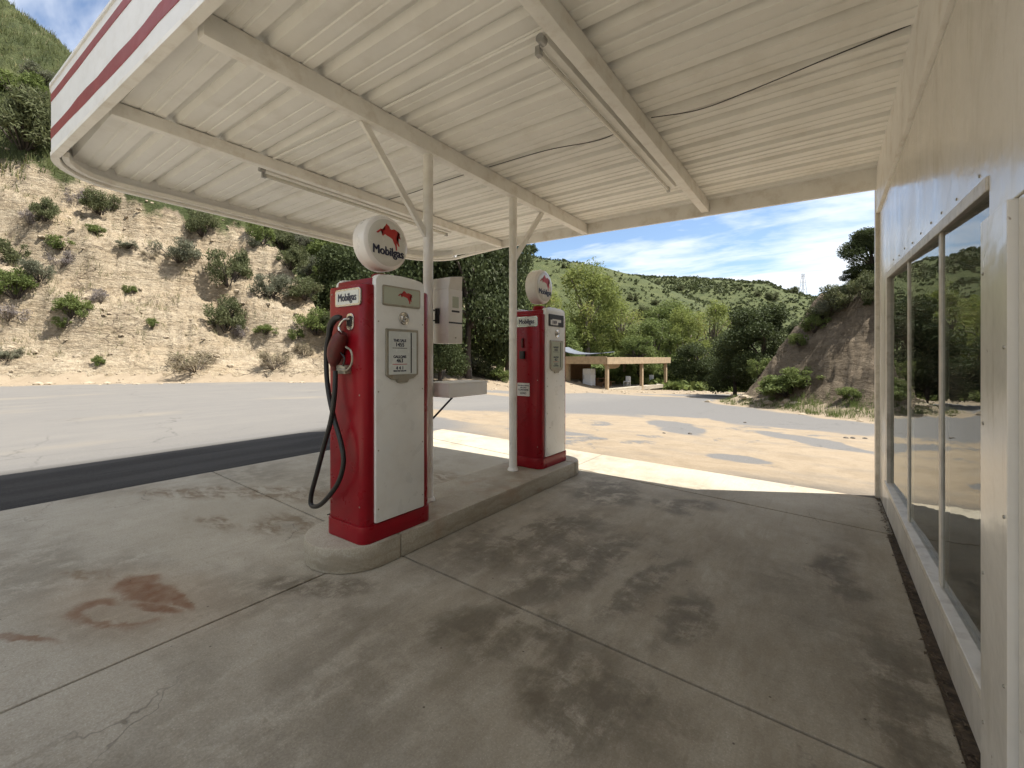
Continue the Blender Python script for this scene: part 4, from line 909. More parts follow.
# ------------------------------------------------------------------ dispenser box and tray on the near post
yb0, yb1 = 2.80, 2.98; xb1 = aty(448.5, 300, yb0).x; xb0 = xb1 - .20
tb = thing('towel_dispenser', 'grey metal towel dispenser box hung on the nearer canopy post', 'dispenser', ((xb0+xb1)/2, yb0, 1.55))
cs = [(yb0, 1.555), (yb1, 1.545), (yb1, 1.99), (yb1-.045, 2.06), (yb1-.02, 2.20), (yb0, 2.14)]
box('case', (xb0, yb0, 1.55), (xb1, yb1, 2.03), 'box_grey', tb, 0.006)
hexa('flared_hood', [(xb0+.003, yb0+.003, 2.03), (xb1-.003, yb0+.003, 2.03), (xb1-.003, yb1-.003, 2.03), (xb0+.003, yb1-.003, 2.03)], [(xb0-.004, yb0-.004, 2.125), (xb1+.03, yb0-.004, 2.125), (xb1+.03, yb1-.03, 2.15), (xb0-.004, yb1-.03, 2.15)], 'box_grey', tb, 0.004)
prism('window_opening', rrect(yb0+.05, 1.865, yb0+.13, 1.965, .006), 'x', xb1-.004, xb1+.0015, 'plate', tb)
prism('slot', rrect(yb0+.04, 1.825, yb0+.14, 1.842, .004), 'x', xb1-.004, xb1+.002, 'black', tb)
prism('seam', rrect(yb0+.004, 1.725, yb1-.004, 1.738, .003), 'x', xb1-.004, xb1+.0015, 'black', tb)
lathe('screw', [(0, .008), (.004, .007), (.005, .001)], (xb1, yb0+.09, 1.60), (1, 0, 0), 'worn_metal', tb, 10)
prism('side_door', rrect(xb0+.075, 1.63, xb1-.03, 1.80, .004), 'y', yb0-.004, yb0+.004, 'box_grey', tb, 0.002)
box('latch', (xb0+.06, yb0-.03, 1.725), (xb0+.095, yb0+.002, 1.86), 'black', tb, 0.005)
for z_ in (1.75, 1.84): tube('latch_rod', [(xb0+.075, yb0-.02, z_), (-2.83, 2.71, z_)], .006, 'black', tb, 8)
xt1 = aty(455, 395, 2.84).x
tr = thing('shelf_tray', 'deep pale grey metal tray jutting from the nearer canopy post', 'tray', (xt1-.14, 2.84, 1.07))
zt1 = aty(455, 383.5, 2.84).z; zt0 = aty(455, 397.5, 2.84).z
box('tray_box', (xt1-.30, 2.765, zt0), (xt1, 3.29, zt1), 'tray_white', tr, 0.008)
box('tray_rim', (xt1-.304, 2.761, zt1-.006), (xt1+.004, 3.294, zt1+.006), 'tray_white', tr, 0.003)
tube('strut', [(xt1-.03, 2.84, zt0), (-2.85, 2.73, zt0-.22)], .009, 'black', tr, 8)

# ------------------------------------------------------------------ plants
def leaves_mesh(name, clumps, n, size, seed, mat, shell=0.5, aspect=0.5, up=0.0, droop=0.0):
    g = np.random.RandomState(seed); cl = np.array(clumps, float)
    wgt = (cl[:, 3]*cl[:, 4] + cl[:, 4]*cl[:, 5])**1.0; ci = g.choice(len(cl), n, p=wgt/wgt.sum()); c = cl[ci]
    v = g.normal(size=(n, 3)); v /= np.linalg.norm(v, axis=1, keepdims=True)
    rad = shell + (1.08-shell)*g.rand(n)**0.7
    pos = c[:, :3] + v*c[:, 3:6]*rad[:, None]
    pos[:, 2] -= droop*g.rand(n)**2*c[:, 5]
    a = g.normal(size=(n, 3)) + v*0.5; a[:, 2] += up; a[:, 2] -= droop*1.5; a /= np.linalg.norm(a, axis=1, keepdims=True)
    b = np.cross(a, g.normal(size=(n, 3))); b /= np.linalg.norm(b, axis=1, keepdims=True)
    s = size*(0.55 + 0.9*g.rand(n))[:, None]
    co = np.stack([pos - a*s*0.5, pos + b*s*aspect*0.5, pos + a*s*0.5, pos - b*s*aspect*0.5], 1).reshape(-1, 3)
    me = bpy.data.meshes.new(name)
    me.vertices.add(4*n); me.vertices.foreach_set('co', co.ravel())
    me.loops.add(4*n); me.loops.foreach_set('vertex_index', np.arange(4*n))
    me.polygons.add(n); me.polygons.foreach_set('loop_start', np.arange(n)*4)
    me.update(); at = me.attributes.new('tone', 'FLOAT', 'FACE'); at.data.foreach_set('value', np.clip(g.rand(n)*0.6 + 0.4*g.rand(len(cl))[ci], 0, 1))
    me.materials.append(M[mat]); return me
def trunk_mesh(name, limbs, mat):
    V, F = [], []
    for path, r in limbs:
        vs, fs = tube_data(path, r, 7); k = len(V); V += vs; F += [tuple(i+k for i in f) for f in fs]
    me = bpy.data.meshes.new(name); me.from_pydata([tuple(v) for v in V], [], F); me.materials.append(M[mat])
    me.polygons.foreach_set('use_smooth', [True]*len(me.polygons)); return me
def tree_proto(kind, seed):
    """unit tree: height 1, crown radius about 0.45"""
    g = random.Random(seed); cl = []; limbs = []
    if kind == 'oak':
        for k in range(26):
            a = g.uniform(0, 6.28); rr = 0.40*math.sqrt(g.random()); z = g.uniform(0.16, 0.86); w = 1 - 0.55*abs(z-0.45)/0.45
            r = g.uniform(0.10, 0.17); cl.append((rr*w*math.cos(a), rr*w*math.sin(a), z, r*1.1, r*1.1, r*0.85))
        n, sz, mat, bk = 24000, 0.021, 'lf_oak', 'bark'; kw = dict(shell=0.4, aspect=0.75)
    elif kind == 'willow':
        for k in range(30):
            a = g.uniform(0, 6.28); z = g.uniform(0.22, 0.93); w = max(.3, 1 - 0.7*abs(z-0.55)/0.45); rr = 0.36*math.sqrt(g.random())*w
            r = g.uniform(0.055, 0.12); cl.append((rr*math.cos(a), rr*math.sin(a), z, r, r, r*1.25))
        n, sz, mat, bk = 11000, 0.026, 'lf_willow', 'bark_pale'; kw = dict(shell=0.2, aspect=0.35, droop=0.3)
    elif kind == 'green':
        for k in range(24):
            a = g.uniform(0, 6.28); rr = 0.38*math.sqrt(g.random()); z = g.uniform(0.2, 0.88); w = 1 - 0.6*abs(z-0.5)/0.45
            r = g.uniform(0.08, 0.14); cl.append((rr*w*math.cos(a), rr*w*math.sin(a), z, r, r, r))
        n, sz, mat, bk = 11000, 0.028, 'lf_green', 'bark'; kw = dict(shell=0.3, aspect=0.5)
    top = Vector((g.uniform(-.03, .03), g.uniform(-.03, .03), 0.55))
    limbs.append((spline([(0, 0, -0.03), (g.uniform(-.02, .02), g.uniform(-.02, .02), 0.2), top], 4), [0.030*(1-0.07*i) for i in range(9)]))
    for c in cl[:14]:
        b = Vector((0, 0, 0)).lerp(top, g.uniform(0.35, 1.0)); e = Vector(c[:3]); m_ = b.lerp(e, 0.5) + Vector((g.uniform(-.03, .03), g.uniform(-.03, .03), 0.03))
        limbs.append((spline([b, m_, e], 3), [0.013, .012, .011, .009, .008, .006, .004]))
    return leaves_mesh('crown', cl, n, sz, seed, mat, **kw), trunk_mesh('trunk', limbs, bk)
def shrub_proto(kind, seed):
    """unit shrub: about 1 across, 0.8 high"""
    g = random.Random(seed); cl = []; limbs = []
    spec = {'dense': ('lf_shrub', 5200, .060, .22, .26), 'sage': ('lf_sage', 4200, .055, .10, .26), 'dry': ('lf_dry', 1500, .10, .05, .10), 'mauve': ('lf_mauve', 1700, .10, .05, .10), 'leafy': ('lf_green', 4200, .055, .2, .40)}[kind]
    for k in range(22):
        a = g.uniform(0, 6.28); rr = 0.36*math.sqrt(g.random()); r = g.uniform(.07, .17); cl.append((rr*math.cos(a), rr*math.sin(a), g.uniform(.08, .62)*(1-0.5*rr/.36*0.7), r, r, r*.95))
    for c in cl:
        limbs.append((spline([(c[0]*.12, c[1]*.12, -0.08), (c[0]*.6, c[1]*.6, c[2]*.55), (c[0]*1.1, c[1]*1.1, c[2]*1.2)], 3), [.012, .011, .010, .009, .007, .005, .003]))
    return leaves_mesh('foliage', cl, spec[1], spec[2], seed, spec[0], shell=spec[3], aspect=spec[4], up=0.6), trunk_mesh('stems', limbs, 'bark_pale' if kind in ('dry', 'mauve') else 'bark')
PROTO = {}
def proto(kind, i):
    k = (kind, i)
    if k not in PROTO: PROTO[k] = tree_proto(kind, 11*i+len(kind)) if kind in ('oak', 'willow', 'green') else shrub_proto(kind, 31*i+len(kind))
    return PROTO[k]
_prn = random.Random(99)
def plant(name, cat, label, loc, w, h, kind, i, group, parts):
    c, t = proto(kind, i); o = thing(name, label, cat, loc, group)
    o.rotation_euler = (0, 0, _prn.uniform(0, 6.28)); o.scale = (w, w, h)
    link(parts[0], c, None, o); link(parts[1], t, None, o); return o
def tree(px, d, top_py, w_px, kind, i, label, group=None, base=None):
    r = ray(px, 358); x, y = r.x*d, r.y*d; z = hz(x, y) - 0.05 if base is None else base
    h = CAMH + d*(HORY - top_py)/FPX - z
    wd = min(w_px*d/FPX/0.95, 1.25*h/0.97)
    plant({'oak': 'oak_tree', 'willow': 'willow_tree', 'green': 'leafy_tree'}[kind], 'tree', label, (x, y, z), wd, h/0.97, kind, i, group, ('crown', 'trunk'))
def shrub(px, py, w_px, h_px, kind, i, label, group=None):
    """py is the foot of the shrub"""
    p, d = ground_hit(px, py); w = w_px*d/FPX
    plant('shrub', 'shrub', label, (p.x, p.y, p.z-.03), w/0.95, h_px*d/FPX/0.78, kind, i, group, ('foliage', 'stems'))

# dark oaks behind the pumps
G1 = 'dark oaks behind the pumps'
tree(348, 30, 240, 95, 'oak', 1, 'dark oak showing left of the nearer pump globe', G1)
tree(412, 29, 196, 130, 'oak', 2, 'dark oak standing behind the nearer post and towel dispenser', G1)
tree(468, 30, 188, 125, 'oak', 1, 'tall dark oak between the two canopy posts', G1)
tree(507, 33, 222, 80, 'oak', 2, 'dark oak whose right edge shows beside the farther pump globe', G1)
tree(386, 36, 215, 110, 'oak', 1, 'dark oak farther back directly behind the nearer globe', G1)
tree(440, 27, 290, 70, 'oak', 2, 'low dark oak below the towel dispenser at the road edge', G1)
# bright willows and leafy trees behind the shed
G2 = 'spring green trees behind the open shed'
tree(545, 46, 292, 90, 'willow', 1, 'pale willow directly behind the farther pump globe', G2)
tree(588, 52, 268, 105, 'willow', 2, 'tallest yellow green willow right of the farther pump', G2)
tree(560, 42, 312, 70, 'green', 1, 'mid green tree close behind the left end of the shed', G2)
tree(622, 55, 303, 85, 'willow', 1, 'pale green willow above the middle of the shed roof', G2)
tree(652, 50, 318, 75, 'green', 2, 'thin green tree above the right end of the shed', G2)
tree(684, 52, 310, 85, 'willow', 2, 'bright willow just right of the shed beside the dark tree', G2)
tree(712, 58, 306, 80, 'willow', 1, 'pale willow half hidden behind the dark rounded oak', G2)
tree(600, 62, 296, 90, 'green', 1, 'green tree farther back above the shed roof sheet', G2)
tree(668, 64, 300, 95, 'green', 1, 'green tree farther back between the two bright willows', G2)
tree(638, 47, 335, 60, 'green', 2, 'low shady tree just behind the shed posts', G2)
tree(700, 46, 340, 60, 'oak', 2, 'low dark tree where the road leaves between shed and bank', G2)
tree(520, 48, 300, 70, 'green', 2, 'green tree beyond the road seen left of the farther globe', G2)
# right bank
tree(762, 27, 302, 96, 'oak', 1, 'large rounded dark oak at the end of the brown bank')
tree(735, 31, 325, 70, 'oak', 2, 'dark oak behind the left side of the rounded oak')
tree(800, 29, 318, 60, 'oak', 2, 'dark oak rising behind the crest of the brown bank')
tree(872, 19.5, 226, 62, 'oak', 1, 'dark tree on top of the bank beside the building post')
tree(846, 23, 292, 60, 'oak', 2, 'low dark tree on the bank crest below the tall one')
tree(890, 21, 240, 90, 'oak', 2, 'dark tree on the bank hidden mostly by the building post')
tree(868, 17.5, 296, 44, 'oak', 1, 'bushy dark growth overhanging the brown bank face')
tree(826, 24, 292, 62, 'oak', 1, 'dark spreading tree on the bank crest left of the tallest one')
tree(852, 20.5, 268, 66, 'oak', 2, 'dark tree on the bank crest leaning over the brown face')
tree(905, 18.5, 235, 80, 'oak', 1, 'dark tree hidden behind the building post above the bank')
G3 = 'plants on the brown bank'
shrub(846, 306, 50, 30, 'dense', 1, 'dark bush hanging over the brown bank face near its top', G3)
shrub(868, 300, 40, 36, 'dense', 2, 'dark bush against the building post high on the bank', G3)
shrub(822, 318, 34, 20, 'dense', 2, 'dark bush on the bank edge left of the hanging one', G3)
shrub(775, 390, 40, 20, 'leafy', 1, 'green clump left of the broad bush at the bank foot', G3)
shrub(727, 391, 40, 32, 'sage', 1, 'grey twiggy shrub at the foot of the bank by the road', G3)
shrub(760, 376, 28, 24, 'leafy', 1, 'bright green bush at the left end of the brown bank', G3)
shrub(788, 394, 60, 26, 'leafy', 2, 'broad green bush at the middle foot of the brown bank', G3)
shrub(806, 385, 50, 24, 'leafy', 1, 'green bush above and right of the broad one on the bank', G3)
shrub(815, 330, 30, 22, 'leafy', 2, 'sunlit green bush on the crest of the brown bank', G3)
shrub(800, 344, 20, 15, 'leafy', 1, 'small yellow green clump below the crest of the bank', G3)
shrub(832, 316, 40, 22, 'sage', 2, 'grey green bush on the crest near the dark tree', G3)
shrub(855, 396, 30, 12, 'leafy', 1, 'low green growth at the bank foot beside the building post', G3)

# left hillside shrubs
G4 = 'shrubs on the tan hillside'
for a in ((24, 148, 78, 66, 'dense', 1, 'big dark green bush above the tan cliff at the left edge'), (40, 118, 50, 36, 'dense', 2, 'dark green bush above the big one near the fascia corner'),
          (14, 92, 50, 30, 'leafy', 1, 'green bush high on the grassy slope at left edge'), (44, 84, 40, 20, 'sage', 1, 'grey green brush just below the hilltop skyline'),
          (100, 213, 36, 27, 'dense', 1, 'dark shrub at the cliff top under the fascia corner'), (74, 205, 22, 24, 'mauve', 1, 'grey dead twiggy bush left of the cliff top shrub'),
          (46, 222, 26, 28, 'dense', 2, 'small dark shrub on the upper left cliff'), (30, 226, 22, 20, 'mauve', 2, 'dead grey bush beside the small dark shrub on the left'),
          (203, 238, 34, 32, 'dense', 2, 'round dark shrub under the canopy edge on the cliff'), (229, 284, 46, 46, 'dense', 1, 'largest dark green shrub on the cliff face'),
          (178, 262, 46, 30, 'sage', 1, 'grey sage shrub left of the largest dark shrub'), (226, 330, 40, 42, 'dense', 2, 'round dark shrub on the lower middle of the cliff'),
          (242, 338, 18, 16, 'mauve', 1, 'small dead bush at the foot of the lower round shrub'), (270, 296, 40, 34, 'sage', 2, 'grey green shrub on the right shoulder of the cliff'),
          (253, 250, 16, 14, 'sage', 1, 'small sage near the right shoulder under the canopy edge'), (72, 318, 36, 28, 'leafy', 2, 'bright green rounded shrub low on the left cliff'),
          (64, 328, 20, 14, 'leafy', 1, 'small green clump just below the bright rounded shrub'), (100, 303, 18, 18, 'mauve', 2, 'pale dead twigs right of the bright rounded shrub'),
          (196, 370, 58, 28, 'dry', 1, 'large dry spreading bush at the foot of the cliff'), (275, 368, 36, 26, 'dry', 2, 'dry pale bush at the cliff foot near the pump'),
          (153, 326, 13, 11, 'leafy', 1, 'tiny green tuft alone in the middle of the cliff'), (98, 366, 13, 13, 'leafy', 2, 'small green tuft near the foot of the cliff on the left'),
          (16, 300, 40, 36, 'leafy', 2, 'green shrub in the thicket at the left edge of cliff'), (10, 262, 40, 30, 'dense', 1, 'dark shrub high in the thicket at the left edge'),
          (40, 282, 36, 28, 'sage', 2, 'sage shrub on the right of the left thicket'), (60, 268, 30, 22, 'mauve', 1, 'dead grey bush above the sage of the left thicket'),
          (64, 250, 30, 18, 'leafy', 1, 'green shrub above the left thicket'), (95, 234, 22, 12, 'leafy', 2, 'low green clump below the cliff top shrub'),
          (8, 322, 36, 20, 'mauve', 2, 'grey dead brush at the bottom of the left thicket'), (6, 360, 30, 20, 'sage', 1, 'grey bush at the left edge near the cliff foot'),
          (266, 336, 24, 12, 'leafy', 2, 'pale green tuft on the lower right cliff'), (304, 355, 22, 18, 'dry', 1, 'dry tuft at the cliff corner beside the nearer pump'),
          (296, 340, 18, 14, 'leafy', 1, 'small green clump above the cliff corner'), (130, 295, 14, 10, 'leafy', 1, 'small green clump in the upper middle of the cliff'),
          (128, 248, 22, 10, 'sage', 1, 'flat sage patch below the fascia on the cliff'), (150, 262, 16, 10, 'dry', 2, 'dry clump left of the grey sage shrub')):
    shrub(*a, group=G4)
# thick growth in the gully right of the cliff
G5 = 'shrubs in the green gully'
gr_ = random.Random(21)
for k, (px, py, lab) in enumerate([(262, 244, 'leftmost green shrub of the gully touching the cliff shoulder'), (283, 250, 'bright shrub at the gully top under the canopy edge'), (304, 250, 'sage shrub at the gully top left of the pale slope'),
        (326, 256, 'leafy shrub at the gully top beside the dark oak'), (290, 270, 'dark shrub just behind the cliff shoulder'), (310, 276, 'grey sage in the middle of the gully'), (330, 284, 'leafy shrub in mid gully against the dark oak'),
        (306, 298, 'dark shrub low behind the cliff edge'), (322, 308, 'sage shrub low in the gully left of the pump plate'), (316, 332, 'leafy shrub at the foot of the gully'), (336, 336, 'dark shrub at the gully foot behind the nozzle'), (276, 230, 'small sage at the very top of the gully')]):
    shrub(px, py, gr_.uniform(28, 42), gr_.uniform(24, 34), ['leafy', 'dense', 'sage'][k % 3], 1 + k % 2, lab, G5)
G6 = 'shrubs along the road edge'
shrub(468, 374, 50, 30, 'sage', 1, 'pale sage bush under the dispenser beyond the road', G6)
shrub(490, 378, 40, 24, 'dense', 1, 'dark bush beside the farther post beyond the road', G6)
shrub(500, 381, 26, 20, 'leafy', 2, 'small green bush low against the farther post', G6)
shrub(448, 360, 40, 24, 'dense', 2, 'dark bush behind the metal rail beyond the road', G6)

# single dark bushes on the far hills
G7 = 'dark bushes on the far ridge'
for px, py, w, lab in ((566, 268, 11, 'round dark bush on the skyline right of the farther globe'), (590, 280, 10, 'round dark bush below the skyline bush on the spur'), (607, 281, 13, 'spreading dark bush on the spur ridge'),
                       (658, 285, 8, 'small dark bush on the skyline left of the saddle'), (681, 290, 10, 'round dark bush in the saddle of the ridges'), (692, 288, 5, 'tiny dark bush right of the saddle'),
                       (792, 293, 13, 'dark bush on the far ridge below the pylon'), (772, 300, 16, 'dark bush lower on the far ridge left of the pylon'), (757, 296, 10, 'dark bush on the far ridge above the rounded oak'),
                       (634, 300, 14, 'dark bush midway down the green spur'), (640, 318, 24, 'large dark thicket low on the green spur'), (655, 305, 12, 'dark bush right of the spur thicket'), (740, 290, 8, 'small bush on the far skyline'), (815, 304, 12, 'dark bush on the far ridge right of the pylon')):
    p, d = ground_hit(px, py, 60, 300)
    plant('hill_bush', 'bush', lab, (p.x, p.y, p.z-.1), w*d/FPX, w*0.85*d/FPX, 'dense', 1 + (px % 2), G7, ('foliage', 'stems'))

# scrub and grass too many to count
def scatter(name, label, cat, pts, per, size, mat, seed, blade=False, spread=0.5):
    g = np.random.RandomState(seed); P = np.array(pts); n = len(P)*per
    base = np.repeat(P, per, 0); sc = base[:, 3:4]
    if blade:
        off = g.normal(size=(n, 3))*np.array([.35, .35, 0])*sc*spread*2
        root = base[:, :3] + off; root[:, 2] = height(root[:, 0], root[:, 1]) - .02
        tip = root + g.normal(size=(n, 3))*np.array([.22, .22, .06])*sc + np.array([0, 0, 1.0])*sc*(0.5+0.7*g.rand(n, 1))
        sd = g.normal(size=(n, 3)); sd[:, 2] = 0; sd = sd/np.linalg.norm(sd, axis=1, keepdims=True)*size*sc
        co = np.stack([root - sd, root + sd, tip + sd*.25, tip - sd*.25], 1).reshape(-1, 3)
    else:
        v = g.normal(size=(n, 3)); v /= np.linalg.norm(v, axis=1, keepdims=True)
        pos = base[:, :3] + v*sc*np.array([.6, .6, .45])*(0.4 + 0.6*g.rand(n, 1)) + np.array([0, 0, .3])*sc
        a = g.normal(size=(n, 3)); a /= np.linalg.norm(a, axis=1, keepdims=True); b = np.cross(a, g.normal(size=(n, 3))); b /= np.linalg.norm(b, axis=1, keepdims=True)
        s = size*sc*(0.6 + .8*g.rand(n, 1)); co = np.stack([pos-a*s, pos+b*s*.6, pos+a*s, pos-b*s*.6], 1).reshape(-1, 3)
    me = bpy.data.meshes.new(name); me.vertices.add(4*n); me.vertices.foreach_set('co', co.ravel())
    me.loops.add(4*n); me.loops.foreach_set('vertex_index', np.arange(4*n)); me.polygons.add(n); me.polygons.foreach_set('loop_start', np.arange(n)*4); me.update()
    at = me.attributes.new('tone', 'FLOAT', 'FACE'); at.data.foreach_set('value', np.clip(np.repeat(g.rand(len(P)), per)*.6 + g.rand(n)*.4, 0, 1))
    o = link(name, me, mat); o['kind'] = 'stuff'; tag(o, label, cat); return o
def sample_hill(n, seed, pred, px0=-40, px1=960, dmin=10, dmax=300, pw=1.0):
    g = np.random.RandomState(seed); px = g.uniform(px0, px1, n); d = dmin + (dmax-dmin)*g.rand(n)**pw
    u = (px-PCX)/FPX; x = (CY*u-SY)*d; y = (SY*u+CY)*d
    b, h1, h2, h3, h4, h5, s, s2, s3, dd = hills(x, y); hm = np.maximum.reduce([h1, h2, h3, h4, h5])
    t = 0.441*(x+26) + 0.898*y
    k = pred(h1, h2, h3, h4, h5, hm, s, s3, t, dd, fbm(x*.08, y*.08, 4), g.rand(n))
    return x[k], y[k], (b+hm)[k], dd[k], g
x, y, z, d, g = sample_hill(30000, 4, lambda h1, h2, h3, h4, h5, hm, s, s3, t, dd, nz, r: (np.maximum(h4, h5) >= hm-1e-6) & (hm > 2) & (nz + (r-.5)*.4 > -.06), 480, 900, 62, 290, .8)
scatter('hill_scrub', 'low chaparral scrub covering the far green hills', 'scrub', np.stack([x, y, z, (0.3+0.75*g.rand(len(x))**2)*np.clip(d/130, .7, 1.5)], -1), 10, .36, 'lf_hill', 8)
x, y, z, d, g = sample_hill(9000, 5, lambda h1, h2, h3, h4, h5, hm, s, s3, t, dd, nz, r: (h1 >= hm-1e-6) & (h1 + .25*np.clip(t+4, -20, 30) + nz*8 > 12), -60, 340, 16, 80)
scatter('hill_grass', 'pale green grass on the upper left hillside', 'grass', np.stack([x, y, z, .25+.3*g.rand(len(x))], -1), 10, .05, 'grass', 9, True)
x, y, z, d, g = sample_hill(12000, 15, lambda h1, h2, h3, h4, h5, hm, s, s3, t, dd, nz, r: (h1 >= hm-1e-6) & (h1 > 1.0) & (nz + (r-.5)*.3 > .03), -60, 340, 16, 50)
scatter('cliff_weeds', 'thin weeds and tufts scattered over the tan cliff', 'weeds', np.stack([x, y, z, .08+.2*g.rand(len(x))**2], -1), 9, .05, 'lf_weed', 10, True)
x, y, z, d, g = sample_hill(3500, 6, lambda h1, h2, h3, h4, h5, hm, s, s3, t, dd, nz, r: (h2 >= hm-1e-6) & (h2 > .5), 230, 520, 24, 110)
scatter('gully_scrub', 'mixed scrub filling the gully and slope behind the oaks', 'scrub', np.stack([x, y, z, .5+.9*g.rand(len(x))], -1), 24, .24, 'lf_shrub', 11)
x, y, z, d, g = sample_hill(9000, 7, lambda h1, h2, h3, h4, h5, hm, s, s3, t, dd, nz, r: (h3 >= hm-1e-6) & ((s3 > -.1) & (s3 < .95+nz*3) | (s3 > 5)), 690, 960, 12, 40)
scatter('bank_grass', 'green grass at the foot and on the crest of the brown bank', 'grass', np.stack([x, y, z, .10+.14*g.rand(len(x))], -1), 14, .035, 'lf_bank', 12, True)
x, y, z, d, g = sample_hill(2500, 17, lambda h1, h2, h3, h4, h5, hm, s, s3, t, dd, nz, r: (hm < 3) & (dd > 42) & (dd < 75) , 440, 760, 42, 75)
scatter('undergrowth', 'shady undergrowth below the trees behind the shed', 'undergrowth', np.stack([x, y, z, .6+.9*g.rand(len(x))], -1), 22, .26, 'lf_green', 13)
# loose stones on the cliff
def rocks():
    x, y, z, d, g = sample_hill(14000, 41, lambda h1, h2, h3, h4, h5, hm, s, s3, t, dd, nz, r: ((h1 >= hm-1e-6) & (s > -1.2) & (s < 12) & (r < .8)) | ((h3 >= hm-1e-6) & (s3 > -.7) & (s3 < .8) & (r < .4)), -60, 960, 11, 46)
    V, F = [], []; rr = random.Random(3)
    ico = [(0,0,1),(.89,0,.45),(.28,.85,.45),(-.72,.53,.45),(-.72,-.53,.45),(.28,-.85,.45),(.72,.53,-.45),(-.28,.85,-.45),(-.89,0,-.45),(-.28,-.85,-.45),(.72,-.53,-.45),(0,0,-1)]
    fi = [(0,1,2),(0,2,3),(0,3,4),(0,4,5),(0,5,1),(1,6,2),(2,7,3),(3,8,4),(4,9,5),(5,10,1),(2,6,7),(3,7,8),(4,8,9),(5,9,10),(1,10,6),(11,7,6),(11,8,7),(11,9,8),(11,10,9),(11,6,10)]
    for i in range(len(x)):
        s_ = .025 + .15*rr.random()**7; k = len(V); ex, ey, ez = rr.uniform(.7, 1.5), rr.uniform(.7, 1.5), rr.uniform(.4, .9)
        V += [(x[i] + v[0]*s_*ex*rr.uniform(.75, 1.2), y[i] + v[1]*s_*ey*rr.uniform(.75, 1.2), z[i] + v[2]*s_*ez) for v in ico]; F += [tuple(a+k for a in f) for f in fi]
    me = bpy.data.meshes.new('loose_stones'); me.from_pydata(V, [], F); o = link('loose_stones', me, 'stone'); o['kind'] = 'stuff'; tag(o, 'loose pale stones strewn over the cliff and bank', 'stones')
rocks()
def boulder(px, py, w_px, mat, lab, grp, sd):
    p, d = ground_hit(px, py); rr = random.Random(sd); s_ = w_px*d/FPX/2
    bm = bmesh.new(); bmesh.ops.create_icosphere(bm, subdivisions=2, radius=1)
    for v in bm.verts:
        v.co *= rr.uniform(.8, 1.12); v.co = Vector((v.co.x*s_*1.1, v.co.y*s_, max(v.co.z, -.35)*s_*.7))
    me = bpy.data.meshes.new('rock'); bm.to_mesh(me); bm.free()
    o = link('rock', me, mat, None, (p.x, p.y, p.z + s_*.2)); tag(o, lab, 'rock', grp)
for k, (px, py, w, mt, lab) in enumerate([(745, 399, 9, 'stone', 'pale rock at the road edge below the grey shrub'), (768, 404, 8, 'stone', 'pale rock at the foot of the broad green bush'), (757, 402, 5, 'stone', 'small pale stone between the two rocks at the bank'),
        (733, 397, 6, 'stone', 'small pale rock beside the grey twiggy shrub'), (782, 407, 5, 'stone', 'small pale stone right of the rocks at the bank')]): boulder(px, py, w, mt, lab, 'rocks at the foot of the bank', k)
for k, (px, py, w, lab) in enumerate([(846, 474, 4, 'dark clod lying on the sand near the building post'), (853, 476, 4, 'second dark clod on the sand near the building post'), (865, 445, 4, 'dark clod on the sand at the right farther out'),
        (745, 423, 3, 'small dark clod on the asphalt in mid yard'), (690, 466, 4, 'dark clod at the sand edge by the apron'), (664, 446, 3, 'tiny dark clod in the middle of the sand')]): boulder(px, py, w, 'stone_dark', lab, 'clods on the sand', 50+k)

# ------------------------------------------------------------------ open shed across the yard
def at_ground(px, py): return ground_hit(px, py)[0]
DS = 35.5
A = atd(607, 390.5, DS); zg = hz(A.x, A.y)
Cc = atd(665, 385.2, 43.0); Bm = A.lerp(Cc, 0.5); Lf = atd(566, 387, 38.0)
ex = (Cc - A); ex.z = 0; ex.normalize(); ey = (Lf - A); ey.z = 0; ey.normalize()
shed = thing('open_shed', 'open sided timber shed with wide pale fascia beyond the yard', 'shed', (A.x, A.y, zg))
ztop = CAMH + (HORY-357.2)/FPX*DS; zbot = CAMH + (HORY-364.2)/FPX*DS
LR = (Cc-A).xy.length + 0.6; LD = (Lf-A).xy.length + .9
def sp(a, b_, z): q = A + ex*a + ey*b_; return (q.x, q.y, z)
def obox(name, a0, a1, b0, b1, z0, z1, mat, parent, bev=0.0, dz=0.0):
    return hexa(name, [sp(a0, b0, z0), sp(a1, b0, z0), sp(a1, b1, z0), sp(a0, b1, z0)], [sp(a0, b0, z1+dz), sp(a1, b0, z1), sp(a1, b1, z1), sp(a0, b1, z1+dz)], mat, parent, bev)
for a, b_ in ((0, 0), (LR*.52, 0), (LR-.5, 0), (0, LD-.5), (LR-.5, LD-.5)):
    q = sp(a, b_, 0); zz = hz(q[0], q[1])
    obox('post', a-.12, a+.12, b_-.12, b_+.12, zz-.05, zbot+.05, 'wood', shed, 0.01)
obox('fascia_board', -.45, LR, -.30, -.22, zbot, ztop, 'wood', shed, 0.01)
obox('fascia_board', -.46, -.38, -.21, LD, zbot, ztop+.06, 'wood', shed, 0.01)
obox('fascia_board', LR-.08, LR-.005, -.21, LD, zbot+.002, ztop-.002, 'wood', shed, 0.01)
obox('roof_deck', -.37, LR-.09, -.21, LD, ztop-.14, ztop-.03, 'grey_metal', shed)
obox('back_wall', 0.3, LR*.42, LD-.35, LD-.25, zg-.1, zbot, 'wood_dark', shed)
obox('end_wall', -.10, LR*.02, LD-1.2, LD-.3, zg-.1, zbot, 'wood', shed)
obox('shed_floor', -.3, LR-.1, -.1, LD, zg-.3, zg+.03, 'kerb', shed)
